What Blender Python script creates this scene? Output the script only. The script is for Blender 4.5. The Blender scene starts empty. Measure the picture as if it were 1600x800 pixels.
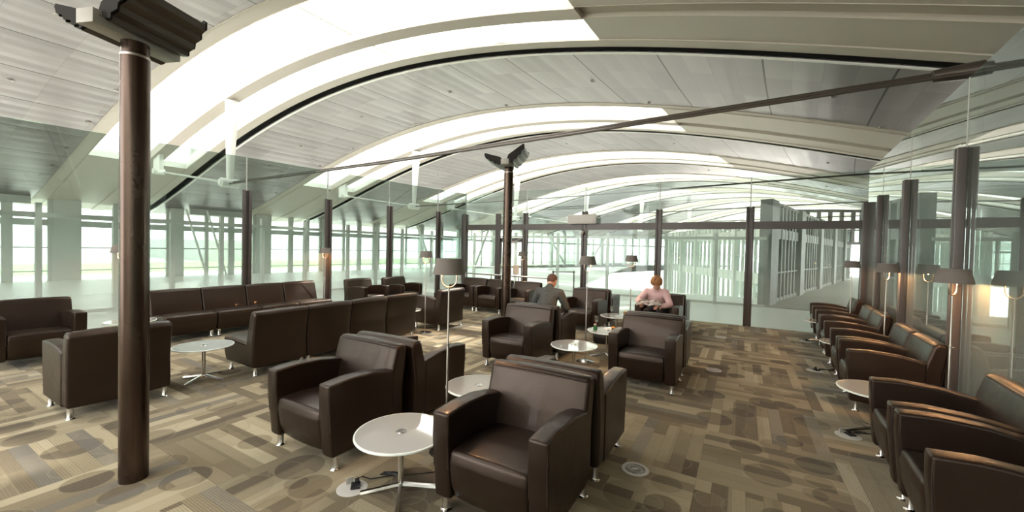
import bpy, bmesh, math, random
from math import sin, cos, tan, pi, radians, atan2, sqrt, hypot, floor
from mathutils import Vector, Matrix, noise
random.seed(7)
S = bpy.context.scene
COL = S.collection

# ------------------------------------------------------------------ camera, world, exposure
EYE = 1.65
cd = bpy.data.cameras.new('camera'); cam = bpy.data.objects.new('camera', cd); COL.objects.link(cam)
cd.sensor_fit = 'HORIZONTAL'; cd.sensor_width = 36.0; cd.lens = 36.0 * 626.0 / 1600.0
cd.clip_start = 0.05; cd.clip_end = 600
YAW, PITCH, ROLL = radians(30.0), radians(1.14), radians(1.3)
fw = Vector((-sin(YAW)*cos(PITCH), cos(YAW)*cos(PITCH), -sin(PITCH)))
rt = Vector((cos(YAW), sin(YAW), 0)); up = rt.cross(fw)
r2 = rt*cos(ROLL) + up*sin(ROLL); u2 = -rt*sin(ROLL) + up*cos(ROLL)
cam.matrix_world = Matrix(((r2.x, u2.x, -fw.x, 0), (r2.y, u2.y, -fw.y, 0), (r2.z, u2.z, -fw.z, EYE), (0, 0, 0, 1)))
S.camera = cam
S.view_settings.view_transform = 'Standard'; S.view_settings.look = 'None'
S.view_settings.exposure = 1.05; S.view_settings.gamma = 1.0; S.view_settings.use_curve_mapping = False
S.cycles.max_bounces = 10; S.cycles.diffuse_bounces = 5; S.cycles.glossy_bounces = 5
S.cycles.transparent_max_bounces = 24; S.cycles.sample_clamp_indirect = 8.0
S.cycles.use_denoising = True
W = bpy.data.worlds.new('world'); S.world = W; W.use_nodes = True
wn = W.node_tree; wn.nodes.clear()
wo = wn.nodes.new('ShaderNodeOutputWorld'); wb = wn.nodes.new('ShaderNodeBackground')
wb.inputs['Color'].default_value = (1.0, 0.975, 0.945, 1); wb.inputs['Strength'].default_value = 3.6
wn.links.new(wb.outputs[0], wo.inputs[0])
sd = bpy.data.lights.new('sun', 'SUN'); sd.energy = 8.0; sd.angle = radians(1.5); sd.color = (1, 0.96, 0.88)
sun = bpy.data.objects.new('sun', sd); COL.objects.link(sun)
SUN_DIR = Vector((-2.0, -5.75, -5.4)).normalized()      # the way the light travels
sun.rotation_euler = SUN_DIR.to_track_quat('-Z', 'Y').to_euler()

# ------------------------------------------------------------------ node helpers
class NT:
    def __init__(s, name):
        s.m = bpy.data.materials.new(name); s.m.use_nodes = True
        s.t = s.m.node_tree; s.t.nodes.clear(); s.out = s.t.nodes.new('ShaderNodeOutputMaterial')
    def n(s, typ, **kw):
        x = s.t.nodes.new(typ)
        for k, v in kw.items(): setattr(x, k, v)
        return x
    def l(s, a, b): s.t.links.new(a, b)
    def val(s, sock, v):
        if hasattr(v, 'links'): s.l(v, sock)
        else: sock.default_value = v
    def math(s, op, a, b=0.0, c=None, clamp=False):
        x = s.n('ShaderNodeMath', operation=op, use_clamp=clamp)
        s.val(x.inputs[0], a); s.val(x.inputs[1], b)
        if c is not None: s.val(x.inputs[2], c)
        return x.outputs[0]
    def mix(s, f, a, b, mode='MIX'):
        x = s.n('ShaderNodeMix', data_type='RGBA', blend_type=mode)
        s.val(x.inputs[0], f); s.val(x.inputs[6], a); s.val(x.inputs[7], b)
        return x.outputs[2]
    def ramp(s, f, stops, interp='LINEAR'):
        x = s.n('ShaderNodeValToRGB'); x.color_ramp.interpolation = interp
        e = x.color_ramp.elements
        while len(e) < len(stops): e.new(0.5)
        for i, (p, c) in enumerate(stops): e[i].position = p; e[i].color = (*c, 1)
        s.val(x.inputs[0], f); return x.outputs[0]
    def pos(s):
        return s.n('ShaderNodeNewGeometry').outputs['Position']
    def obj(s):
        return s.n('ShaderNodeTexCoord').outputs['Object']
    def noise(s, v, scale, detail=2, rough=0.5, out='Fac'):
        x = s.n('ShaderNodeTexNoise'); s.l(v, x.inputs['Vector'])
        x.inputs['Scale'].default_value = scale; x.inputs['Detail'].default_value = detail
        x.inputs['Roughness'].default_value = rough; return x.outputs[out]
    def bsdf(s, color, rough=0.5, metal=0.0, spec=0.5, bump=None, bstr=0.1, bdist=0.01, coat=0.0, sheen=0.0):
        x = s.n('ShaderNodeBsdfPrincipled')
        s.val(x.inputs['Base Color'], color if hasattr(color, 'links') else (*color, 1)); s.val(x.inputs['Roughness'], rough)
        x.inputs['Metallic'].default_value = metal; x.inputs['Specular IOR Level'].default_value = spec
        x.inputs['Coat Weight'].default_value = coat; x.inputs['Sheen Weight'].default_value = sheen
        if bump is not None:
            b = s.n('ShaderNodeBump'); b.inputs['Strength'].default_value = bstr; b.inputs['Distance'].default_value = bdist
            s.l(bump, b.inputs['Height']); s.l(b.outputs[0], x.inputs['Normal'])
        s.l(x.outputs[0], s.out.inputs[0]); return x
def simple(name, color, rough=0.5, metal=0.0, spec=0.5, var=0.12, scale=6.0, coat=0.0, bump=0.0, bscale=60):
    t = NT(name); p = t.obj(); f = t.noise(p, scale, 3)
    c = t.mix(f, (*[max(0, v*(1-var)) for v in color], 1), (*[min(1, v*(1+var)) for v in color], 1))
    b = t.noise(p, bscale, 2) if bump else None
    t.bsdf(c, rough, metal, spec, b, bump, 0.01, coat); return t.m

# ---- leather: dark brown, fine grain, soft creasing
t = NT('brown_leather'); p = t.obj()
v = t.n('ShaderNodeTexVoronoi'); t.l(p, v.inputs['Vector']); v.inputs['Scale'].default_value = 260
n1 = t.noise(p, 3.5, 3); n2 = t.noise(p, 14, 2)
hgt = t.math('ADD', t.math('MULTIPLY', v.outputs['Distance'], 0.35), t.math('MULTIPLY', n2, 0.9))
c = t.mix(n1, (0.009, 0.0052, 0.0036, 1), (0.018, 0.0105, 0.0075, 1))
t.bsdf(c, t.math('ADD', 0.30, t.math('MULTIPLY', n2, 0.12)), 0, 0.45, hgt, 0.2, 0.008, coat=0.08).inputs['Specular Tint'].default_value = (1.0, 0.80, 0.66, 1)
LEATHER = t.m
PIPING = simple('leather_piping', (0.03, 0.019, 0.015), 0.42)
CHROME = simple('brushed_chrome', (0.72, 0.70, 0.67), 0.2, 1.0, var=0.05)
STEEL = simple('satin_steel', (0.42, 0.39, 0.35), 0.34, 1.0, var=0.08)
GLASS_TOP = simple('white_glass_top', (0.46, 0.475, 0.46), 0.05, 0, 0.9, var=0.02, coat=0.8)
GLASS_RIM = simple('polished_glass_rim', (0.86, 0.92, 0.88), 0.12, 0, 0.6, var=0.02)
SHADE = simple('grey_lamp_shade', (0.17, 0.145, 0.125), 0.75, bump=0.2, bscale=300)
DARKCAP = simple('matt_dark_plate', (0.02, 0.017, 0.015), 0.8, 0, 0.2)
BLACKP = simple('black_plastic', (0.012, 0.012, 0.013), 0.4)
DARKPOST = simple('dark_bronze_paint', (0.085, 0.07, 0.064), 0.38, 0.2, var=0.06)
PALEPOST = simple('pale_grey_paint', (0.50, 0.50, 0.46), 0.5, var=0.05)
GREYBOX = simple('taupe_metal', (0.30, 0.28, 0.245), 0.45, 0.1, var=0.05)
FIXT = simple('dark_fixture', (0.085, 0.070, 0.058), 0.35, 0.5, var=0.1)
WHITEP = simple('white_paint', (0.80, 0.80, 0.75), 0.4, var=0.03)
CREAM = simple('cream_panel', (0.50, 0.45, 0.39), 0.6, var=0.04)
GREYWALL = simple('grey_green_wall', (0.30, 0.31, 0.28), 0.7, var=0.05, scale=1.2)
WALLPALE = simple('pale_wall', (0.42, 0.43, 0.40), 0.7, var=0.05, scale=1.0)
HALLFLOOR = simple('pale_hall_floor', (0.80, 0.79, 0.74), 0.35, var=0.05, scale=1.5)
DARKGAP = simple('dark_gap', (0.01, 0.01, 0.01), 0.9)
# column: dark bronze brushed metal with mottled reflections
t = NT('bronze_column'); p = t.obj(); n1 = t.noise(p, 2.2, 4)
c = t.mix(n1, (0.04, 0.025, 0.019, 1), (0.12, 0.085, 0.065, 1))
t.bsdf(c, t.math('ADD', 0.16, t.math('MULTIPLY', n1, 0.2)), 0.85, 0.5); BRONZE = t.m

# ---- ceiling plates: warm white painted smooth
t = NT('beige_ceiling'); p = t.pos(); n1 = t.noise(p, 0.35, 3)
t.bsdf(t.mix(n1, (0.43, 0.39, 0.33, 1), (0.51, 0.47, 0.40, 1)), 0.5, 0, 0.4); BEIGE = t.m
# ---- ceiling linear panels: UV = (metres across, fraction of bay)
t = NT('linear_metal_ceiling')
uv = t.n('ShaderNodeUVMap', uv_map='UVMap').outputs[0]; sx = t.n('ShaderNodeSeparateXYZ'); t.l(uv, sx.inputs[0])
U, Vv = sx.outputs[0], sx.outputs[1]
pu = t.math('DIVIDE', U, 0.3925); cell = t.math('FLOOR', pu); fr = t.math('SUBTRACT', pu, cell)
q4 = t.math('DIVIDE', pu, 4.0); fr4 = t.math('SUBTRACT', q4, t.math('FLOOR', q4))
thin = t.math('LESS_THAN', fr, 0.025); bold = t.math('LESS_THAN', fr4, 0.018)
vs = t.math('MULTIPLY', Vv, 6.0); frv = t.math('SUBTRACT', vs, t.math('FLOOR', vs)); vl = t.math('LESS_THAN', frv, 0.012)
wn_ = t.n('ShaderNodeTexWhiteNoise', noise_dimensions='2D'); cx = t.n('ShaderNodeCombineXYZ')
t.l(cell, cx.inputs[0]); t.l(t.math('FLOOR', vs), cx.inputs[1]); t.l(cx.outputs[0], wn_.inputs[0])
c = t.mix(wn_.outputs[0], (0.225, 0.205, 0.198, 1), (0.295, 0.272, 0.262, 1))
c = t.mix(t.math('MULTIPLY', t.math('MAXIMUM', thin, vl), 0.45), c, (0.16, 0.145, 0.125, 1))
c = t.mix(bold, c, (0.03, 0.025, 0.02, 1))
t.bsdf(c, 0.34, 0.55, 0.5); PANEL = t.m

# ---- carpet: 0.93 m blocks with alternating planks, ribs and big overlapping circles
t = NT('patterned_carpet'); p = t.pos(); sx = t.n('ShaderNodeSeparateXYZ'); t.l(p, sx.inputs[0])
B = 0.93
gx = t.math('DIVIDE', t.math('ADD', sx.outputs[0], 0.25 + 20*B), B); gy = t.math('DIVIDE', t.math('ADD', sx.outputs[1], -4.13 + 20*B), B)
ix, iy = t.math('FLOOR', gx), t.math('FLOOR', gy)
fx, fy = t.math('SUBTRACT', gx, ix), t.math('SUBTRACT', gy, iy)
par = t.math('MODULO', t.math('ADD', ix, iy), 2.0)
par = t.math('GREATER_THAN', par, 0.5)
def sel(a, b):   # a where par = 0, b where par = 1
    return t.math('ADD', t.math('MULTIPLY', a, t.math('SUBTRACT', 1.0, par)), t.math('MULTIPLY', b, par))
across, along = sel(fx, fy), sel(fy, fx)
def wh(a, b, c_=0.0, dim='3D'):
    w = t.n('ShaderNodeTexWhiteNoise', noise_dimensions='3D'); k = t.n('ShaderNodeCombineXYZ')
    t.val(k.inputs[0], a); t.val(k.inputs[1], b); t.val(k.inputs[2], c_); t.l(k.outputs[0], w.inputs[0]); return w.outputs[0]
blk = t.math('ADD', t.math('MULTIPLY', ix, 17.0), iy)
s9 = t.math('MULTIPLY', across, 9.0); si = t.math('FLOOR', s9)
sh = wh(blk, si, 1.0)
sg = t.math('FLOOR', t.math('ADD', t.math('MULTIPLY', along, 1.25), sh))
tone = wh(blk, si, t.math('ADD', sg, 5.0))
pair = wh(blk, t.math('FLOOR', t.math('MULTIPLY', across, 4.0)), 3.0)
tone = t.math('ADD', t.math('MULTIPLY', tone, 0.75), t.math('MULTIPLY', pair, 0.25))
# circles
def circles(scale, seed, rmin, rmax, prob):
    mp = t.n('ShaderNodeMapping'); mp.inputs['Location'].default_value = (seed, seed*1.7, 0); mp.inputs['Scale'].default_value = (scale, scale, 0)
    t.l(p, mp.inputs[0]); vo = t.n('ShaderNodeTexVoronoi', voronoi_dimensions='2D'); t.l(mp.outputs[0], vo.inputs['Vector'])
    vo.inputs['Scale'].default_value = 1.0; vo.inputs['Randomness'].default_value = 0.75
    sc = t.n('ShaderNodeSeparateColor'); t.l(vo.outputs['Color'], sc.inputs[0])
    r = t.math('ADD', rmin, t.math('MULTIPLY', sc.outputs[0], rmax-rmin))
    on = t.math('LESS_THAN', sc.outputs[1], prob)
    inside = t.math('MULTIPLY', t.math('LESS_THAN', vo.outputs['Distance'], r), on)
    ring = t.math('MULTIPLY', t.math('LESS_THAN', t.math('ABSOLUTE', t.math('SUBTRACT', vo.outputs['Distance'], r)), 0.014), on)
    return inside, ring, sc.outputs[2]
i1, r1, k1 = circles(2.3, 3.1, 0.24, 0.40, 0.75)
i2, r2_, k2 = circles(2.9, 9.7, 0.2, 0.38, 0.6)
tone = t.math('SUBTRACT', tone, t.math('MULTIPLY', i1, t.math('MULTIPLY', k1, 0.5)))
tone = t.math('ADD', tone, t.math('MULTIPLY', i2, t.math('SUBTRACT', t.math('MULTIPLY', k2, 0.4), 0.26)), clamp=True)
c = t.ramp(tone, [(0.0, (0.10, 0.072, 0.038)), (0.28, (0.19, 0.148, 0.085)), (0.5, (0.30, 0.25, 0.155)), (0.72, (0.40, 0.34, 0.225)), (1.0, (0.56, 0.49, 0.35))])
# bluish-grey accent planks
acc = t.math('GREATER_THAN', wh(blk, si, 31.0), 0.9); c = t.mix(t.math('MULTIPLY', acc, 0.5), c, (0.17, 0.165, 0.155, 1))
c = t.mix(t.math('MULTIPLY', t.math('MAXIMUM', r1, r2_), 0.35), c, (0.31, 0.27, 0.17, 1))
# plank edges, block joint, corded rib
e9 = t.math('SUBTRACT', s9, si); c = t.mix(t.math('MULTIPLY', t.math('LESS_THAN', e9, 0.05), 0.25), c, (0.06, 0.05, 0.03, 1))
rib = t.math('SINE', t.math('MULTIPLY', across, 2*pi*62)); ribon = t.math('GREATER_THAN', wh(blk, 2.0, 8.0), 0.55)
c = t.mix(t.math('MULTIPLY', t.math('MULTIPLY', t.math('GREATER_THAN', rib, 0.2), ribon), 0.22), c, (0.07, 0.058, 0.036, 1))
fine = t.noise(p, 420, 2, 0.7); mid = t.noise(p, 9, 3)
c = t.mix(0.35, c, t.mix(fine, (0.03, 0.025, 0.015, 1), (0.50, 0.44, 0.30, 1)), 'OVERLAY')
t.bsdf(c, 0.92, 0, 0.15, t.math('ADD', fine, t.math('MULTIPLY', rib, 0.3)), 0.5, 0.006, sheen=0.15); CARPET = t.m

# ---- sheets of glass: tinted, mirror-like at grazing angles, with a faint milky film that is denser low down
def glass(name, tint, haze_lo, haze_hi, z0, z1, refl=1.0, base=0.04):
    t = NT(name); p = t.pos(); sz = t.n('ShaderNodeSeparateXYZ'); t.l(p, sz.inputs[0])
    tr = t.n('ShaderNodeBsdfTransparent'); tr.inputs[0].default_value = (*tint, 1)
    gl = t.n('ShaderNodeBsdfGlossy'); gl.inputs['Roughness'].default_value = 0.0; gl.inputs[0].default_value = (0.92, 0.97, 0.95, 1)
    fr = t.n('ShaderNodeFresnel'); fr.inputs[0].default_value = 1.5
    f = t.math('ADD', t.math('MULTIPLY', fr.outputs[0], refl), base, clamp=True)
    m1 = t.n('ShaderNodeMixShader'); t.l(f, m1.inputs[0]); t.l(tr.outputs[0], m1.inputs[1]); t.l(gl.outputs[0], m1.inputs[2])
    df = t.n('ShaderNodeBsdfDiffuse'); df.inputs[0].default_value = (0.86, 0.87, 0.84, 1)
    tl = t.n('ShaderNodeBsdfTranslucent'); tl.inputs[0].default_value = (0.88, 0.90, 0.87, 1)
    m2 = t.n('ShaderNodeMixShader'); m2.inputs[0].default_value = 0.5; t.l(df.outputs[0], m2.inputs[1]); t.l(tl.outputs[0], m2.inputs[2])
    mr = t.n('ShaderNodeMapRange', interpolation_type='SMOOTHSTEP'); t.l(sz.outputs[2], mr.inputs[0])
    mr.inputs[1].default_value = z0; mr.inputs[2].default_value = z1; mr.inputs[3].default_value = haze_lo; mr.inputs[4].default_value = haze_hi
    m3 = t.n('ShaderNodeMixShader'); t.l(mr.outputs[0], m3.inputs[0]); t.l(m1.outputs[0], m3.inputs[1]); t.l(m2.outputs[0], m3.inputs[2])
    t.l(m3.outputs[0], t.out.inputs[0]); return t.m
PANE_L = glass('lounge_glass', (0.62, 0.67, 0.645), 0.24, 0.0, 0.3, 2.0, 0.6, 0.0)
PANE_F = glass('lounge_glass_end', (0.80, 0.86, 0.835), 0.13, 0.0, 0.2, 2.2, 0.6, 0.0)
PANE_R = glass('lounge_glass_side', (0.72, 0.78, 0.75), 0.15, 0.04, 0.4, 2.6, 1.6, 0.08)
PANE_O = glass('outer_glass', (0.95, 0.985, 0.975), 0.04, 0.01, 0, 3, 0.4, 0.0)
SKYGL = glass('skylight_glass', (0.97, 0.99, 0.98), 0.06, 0.06, 0, 9, 0.5, 0.0)

# ------------------------------------------------------------------ mesh helpers
def link(name, me, mat=None, parent=None, loc=None):
    o = bpy.data.objects.new(name, me); COL.objects.link(o)
    if mat is not None and me is not None:
        for m_ in (mat if isinstance(mat, (list, tuple)) else [mat]): me.materials.append(m_)
    if parent is not None: o.parent = parent
    if loc is not None: o.location = loc
    return o
def finish(bm, name, mat, parent=None, loc=None, smooth=35, recalc=True):
    if recalc: bmesh.ops.recalc_face_normals(bm, faces=bm.faces[:])
    me = bpy.data.meshes.new(name); bm.to_mesh(me); bm.free()
    if smooth:
        for f in me.polygons: f.use_smooth = True
        me.set_sharp_from_angle(angle=radians(smooth))
    return link(name, me, mat, parent, loc)
def tag(o, label, cat, group=None, kind=None):
    o['label'] = label; o['category'] = cat
    if group: o['group'] = group
    if kind: o['kind'] = kind
    return o
def empty(name, loc=(0, 0, 0), rz=0.0):
    o = bpy.data.objects.new(name, None); COL.objects.link(o); o.location = loc; o.rotation_euler = (0, 0, rz)
    o.empty_display_size = 0.1; return o
def structure(o):
    o['kind'] = 'structure'; return o
def kids(o): return [c for c in bpy.data.objects if c.parent == o]
def copy_tree(o, parent=None):
    c = o.copy(); COL.objects.link(c)
    if parent is not None: c.parent = parent
    for ch in kids(o): copy_tree(ch, c)
    return c
def box(bm, c, s, rz=0.0, bev=0.0, M=None):
    mt = Matrix.Translation(c) @ Matrix.Rotation(rz, 4, 'Z') @ Matrix.Diagonal((s[0], s[1], s[2], 1))
    if M is not None: mt = M @ mt
    g = bmesh.ops.create_cube(bm, size=1.0, matrix=mt)
    if bev > 0:
        es = list({e for v in g['verts'] for e in v.link_edges})
        bmesh.ops.bevel(bm, geom=es, offset=bev, segments=2, affect='EDGES', profile=0.5)
def cyl(bm, a, b, ra, rb=None, seg=16, caps=True):
    a, b = Vector(a), Vector(b); rb = ra if rb is None else rb; d = b-a
    q = d.to_track_quat('Z', 'Y').to_matrix().to_4x4()
    bmesh.ops.create_cone(bm, cap_ends=caps, cap_tris=False, segments=seg, radius1=ra, radius2=rb, depth=d.length,
                          matrix=Matrix.Translation((a+b)/2) @ q)
_sph = {}
def ball(bm, c, r, sc=(1, 1, 1), seg=16, rings=10, M=None):
    if isinstance(bm, Soup): return bm.ball(c, r, sc, seg, rings, M)
    _ball(bm, c, r, sc, seg, rings, M)
class Soup:
    def __init__(s): s.v = []; s.f = []
    def ball(s, c, r, sc, seg, rings, M):
        if (seg, rings) not in _sph:
            b = bmesh.new(); bmesh.ops.create_uvsphere(b, u_segments=seg, v_segments=rings, radius=1.0); b.verts.index_update()
            _sph[(seg, rings)] = ([tuple(v.co) for v in b.verts], [tuple(v.index for v in f.verts) for f in b.faces]); b.free()
        vs, fs = _sph[(seg, rings)]; n = len(s.v); c = Vector(c)
        for x, y, z in vs:
            p = Vector((c.x+x*r*sc[0], c.y+y*r*sc[1], c.z+z*r*sc[2])); s.v.append(M @ p if M is not None else p)
        s.f += [tuple(i+n for i in f) for f in fs]
def _ball(bm, c, r, sc=(1, 1, 1), seg=16, rings=10, M=None):
    mt = Matrix.Translation(c) @ Matrix.Diagonal((sc[0], sc[1], sc[2], 1))
    if M is not None: mt = M @ mt
    bmesh.ops.create_uvsphere(bm, u_segments=seg, v_segments=rings, radius=r, matrix=mt)
def lathe(bm, prof, seg=32, c=(0, 0, 0)):
    rings = []
    for r, z in prof:
        if r < 1e-6: rings.append([bm.verts.new((c[0], c[1], c[2]+z))])
        else: rings.append([bm.verts.new((c[0]+r*cos(2*pi*i/seg), c[1]+r*sin(2*pi*i/seg), c[2]+z)) for i in range(seg)])
    for a, b in zip(rings, rings[1:]):
        for i in range(seg):
            j = (i+1) % seg
            if len(a) == 1 and len(b) == 1: continue
            if len(a) == 1: bm.faces.new((a[0], b[j], b[i]))
            elif len(b) == 1: bm.faces.new((a[i], a[j], b[0]))
            else: bm.faces.new((a[i], a[j], b[j], b[i]))
def tube(bm, pts, r, seg=8, cyc=False):
    pts = [Vector(p_) for p_ in pts]; n = len(pts); rings = []
    for i, p_ in enumerate(pts):
        d = (pts[(i+1) % n] if (cyc or i < n-1) else p_) - (pts[i-1] if (cyc or i > 0) else p_)
        q = d.to_track_quat('Z', 'Y'); rr = r[i] if isinstance(r, (list, tuple)) else r
        rings.append([bm.verts.new(p_ + q @ Vector((rr*cos(2*pi*k/seg), rr*sin(2*pi*k/seg), 0))) for k in range(seg)])
    m = n if cyc else n-1
    for i in range(m):
        a, b = rings[i], rings[(i+1) % n]
        best = min(range(seg), key=lambda s_: sum((a[k].co-b[(k+s_) % seg].co).length for k in (0, seg//3)))
        for k in range(seg): bm.faces.new((a[k], a[(k+1) % seg], b[(k+1+best) % seg], b[(k+best) % seg]))
    if not cyc: bm.faces.new(rings[0][::-1]); bm.faces.new(rings[-1])
def fillet(poly, rad, seg=4):
    out = []; n = len(poly)
    for i in range(n):
        r = rad[i] if isinstance(rad, (list, tuple)) else rad
        P, A, Bq = Vector(poly[i]), Vector(poly[i-1]), Vector(poly[(i+1) % n])
        u, v_ = (A-P).normalized(), (Bq-P).normalized(); ang = u.angle(v_)
        if r <= 0 or ang > 3.1: out.append(P); continue
        d = min(r/tan(ang/2), 0.45*(A-P).length, 0.45*(Bq-P).length); r = d*tan(ang/2)
        c_ = P + (u+v_).normalized()*(r/sin(ang/2)); s0, s1 = P+u*d-c_, P+v_*d-c_
        a0 = atan2(s0.y, s0.x); da = atan2(s1.y, s1.x)-a0
        while da > pi: da -= 2*pi
        while da < -pi: da += 2*pi
        for k in range(seg+1): a_ = a0+da*k/seg; out.append(c_+Vector((r*cos(a_), r*sin(a_))))
    return out
def puff(bm, prof, x0, x1, r=0.02, rs=4, nx=6, crown=0.0, top=None):
    """extrude a closed (y,z) profile along x with rounded ends and a soft crown"""
    n = len(prof); area = sum(prof[i-1].x*prof[i].y-prof[i].x*prof[i-1].y for i in range(n)); sg = 1 if area > 0 else -1
    nor = []
    for i in range(n):
        d = (prof[(i+1) % n]-prof[i-1]); d.normalize(); nor.append(Vector((d.y, -d.x))*sg)
    xs = [(x0+r*(1-cos(a)), r*(1-sin(a))) for a in [pi/2*k/rs for k in range(rs+1)]]
    xs += [(x0+r+(x1-x0-2*r)*k/nx, 0) for k in range(1, nx)]
    xs += [(x1-r*(1-cos(a)), r*(1-sin(a))) for a in [pi/2*(rs-k)/rs for k in range(rs+1)]]
    rings = []
    for x, ins in xs:
        w = 1-((2*x-x0-x1)/(x1-x0))**2
        rings.append([bm.verts.new((x, p_.x+q.x*(crown*w-ins), p_.y+q.y*(crown*w-ins))) for p_, q in zip(prof, nor)])
    for a, b in zip(rings, rings[1:]):
        for i in range(n): bm.faces.new((a[i], a[(i+1) % n], b[(i+1) % n], b[i]))
    for rg in (rings[0][::-1], rings[-1]): bm.faces.new([bm.verts.new(v_.co) for v_ in rg])

# ------------------------------------------------------------------ the fanned barrel roof of the terminal hall
PC = (5.97927553, -2.87410142, -0.64009454, 0.42764329, 0.0907398); SC = 0.69
BAY = 9*SC; Y1 = 10.19*SC
def prof_z(x):
    X = max(-27.5, min(x, 9.0))/SC/10
    return 1.65 + (sum(PC[i]*X**i for i in range(5))-1.65)*SC
def hall(x, Y, z=None):
    a = radians(-1.08-2.43*(Y-Y1)/BAY)
    return Vector((x*cos(a)-Y*sin(a), x*sin(a)+Y*cos(a), prof_z(x) if z is None else z))
def bay_y(k, v): return Y1+(k+v)*BAY
XL, XR, SK0, SK1 = -24.2, 10.0, -18.4, -2.35
XR0 = XR
def strip(name, k, v0, v1, x0, x1, mat, nx, nv, off=0.0, scallop=0.0):
    bm = bmesh.new(); uvl = bm.loops.layers.uv.new('UVMap'); g = []
    for j in range(nv+1):
        v_ = v0+(v1-v0)*j/nv; row = []
        for i in range(nx+1):
            x = x0+(x1-x0)*i/nx; P = hall(x, bay_y(k, v_)); f = (x/0.3925) % 1.0
            P.z += off + scallop*(4*(f-0.5)**2); vt = bm.verts.new(P); row.append((vt, (x, k+v_)))
        g.append(row)
    for j in range(nv):
        for i in range(nx):
            q = [g[j][i], g[j][i+1], g[j+1][i+1], g[j+1][i]]
            f = bm.faces.new([w[0] for w in q])
            for lp, w in zip(f.loops, q): lp[uvl].uv = w[1]
    o = finish(bm, name, mat, recalc=False, smooth=80); return structure(o)
def curb(name, k, v0, v1, x0, x1, h, mat):
    """upstand walls around a roof-light opening"""
    bm = bmesh.new(); n = 40
    def wall(pts):
        lo = [bm.verts.new(p_) for p_ in pts]; hi = [bm.verts.new(p_+Vector((0, 0, h))) for p_ in pts]
        for i in range(len(pts)-1): bm.faces.new((lo[i], lo[i+1], hi[i+1], hi[i]))
    for v_ in (v0, v1): wall([hall(x0+(x1-x0)*i/n, bay_y(k, v_)) for i in range(n+1)])
    for x in (x0, x1): wall([hall(x, bay_y(k, v0+(v1-v0)*i/4)) for i in range(5)])
    return structure(finish(bm, name, mat, recalc=False, smooth=60))
def rib(name, k, vc, w, x0, x1, d0, d1, mat, n=80):
    bm = bmesh.new(); rings = []
    for i in range(n+1):
        x = x0+(x1-x0)*i/n; r = []
        for s_, z_ in ((-1, d0), (1, d0), (1, d1), (-1, d1)):
            P = hall(x, bay_y(k, vc)+s_*w/2); P.z += z_; r.append(bm.verts.new(P))
        rings.append(r)
    for a, b in zip(rings, rings[1:]):
        for i in range(4): bm.faces.new((a[i], a[(i+1) % 4], b[(i+1) % 4], b[i]))
    bm.faces.new(rings[0]); bm.faces.new(rings[-1][::-1])
    return structure(finish(bm, name, mat, smooth=50))
nwin = 0
def lip(k, v_, x0, x1, z0, z1, mat, n=90):
    bm = bmesh.new(); a = [hall(x0+(x1-x0)*i/n, bay_y(k, v_)) for i in range(n+1)]
    lo = [bm.verts.new(p_+Vector((0, 0, z0))) for p_ in a]; hi = [bm.verts.new(p_+Vector((0, 0, z1))) for p_ in a]
    for i in range(n): bm.faces.new((lo[i], lo[i+1], hi[i+1], hi[i]))
    structure(finish(bm, 'ceiling', mat, recalc=False, smooth=80))
for k in range(-2, 9):
    fine_ = k <= 2; XR = XR0 if k < 2 else 4.0
    lip(k, -0.016, XL, XR, -0.02, 0.17, DARKGAP); lip(k, 0.021, XL, XR, -0.0, 0.17, DARKGAP)
    lip(k, 0.52, XL, XR, -0.01, 0.05, BEIGE); lip(k, 0.57, XL, XR, -0.0, 0.03, BEIGE); lip(k, 0.94, XL, XR, -0.02, 0.03, BEIGE)
    lip(k, 0.77, SK1, XR, -0.01, 0.07, BEIGE); lip(k, 0.82, SK1, XR, -0.01, 0.07, BEIGE)
    x0p = -24.2
    nxp = int((XR-x0p)/0.3925*(4 if fine_ else 2))
    strip('ceiling', k, 0.018, 0.52, x0p, XR, PANEL, nxp, 6, 0.0, 0.012)
    rib('trim', k, 0.026, 0.05, XL, XR, -0.02, 0.10, WHITEP)
    strip('ceiling', k, -0.017, 0.022, XL, XR, DARKGAP, 60, 1, 0.16)
    strip('ceiling', k, 0.52, 0.57, XL, XR, BEIGE, 90, 1, 0.02)
    strip('ceiling', k, 0.94, 0.984, XL, XR, BEIGE, 90, 1, -0.01)
    for a, b in ((0.57, 0.77), (0.82, 0.94)):
        strip('ceiling', k, a, b, XL, SK0, BEIGE, 16, 2, 0.0)
        strip('ceiling', k, a, b, SK1, XR, BEIGE, 36, 2, 0.0)
        curb('ceiling', k, a, b, SK0, SK1, 0.22, WHITEP)
        g_ = strip('window', k, a, b, SK0, SK1, SKYGL, 40, 1, 0.20); g_.name = 'window_%d' % (nwin+1); nwin += 1
    strip('ceiling', k, 0.77, 0.82, SK1, XR, BEIGE, 36, 1, 0.06)
    rib('trim', k, 0.795, 0.318, XL, SK1+0.02, -0.035, 0.22, CREAM)
# glazing bars of the roof lights
for k in range(-1, 5):
    for xb in (-15.0, -11.2, -7.4):
        bm = bmesh.new(); tube(bm, [hall(xb, bay_y(k, 0.565+0.375*i/5)) + Vector((0, 0, 0.14)) for i in range(6)], 0.03, 6)
        structure(finish(bm, 'trim', WHITEP))
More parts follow.
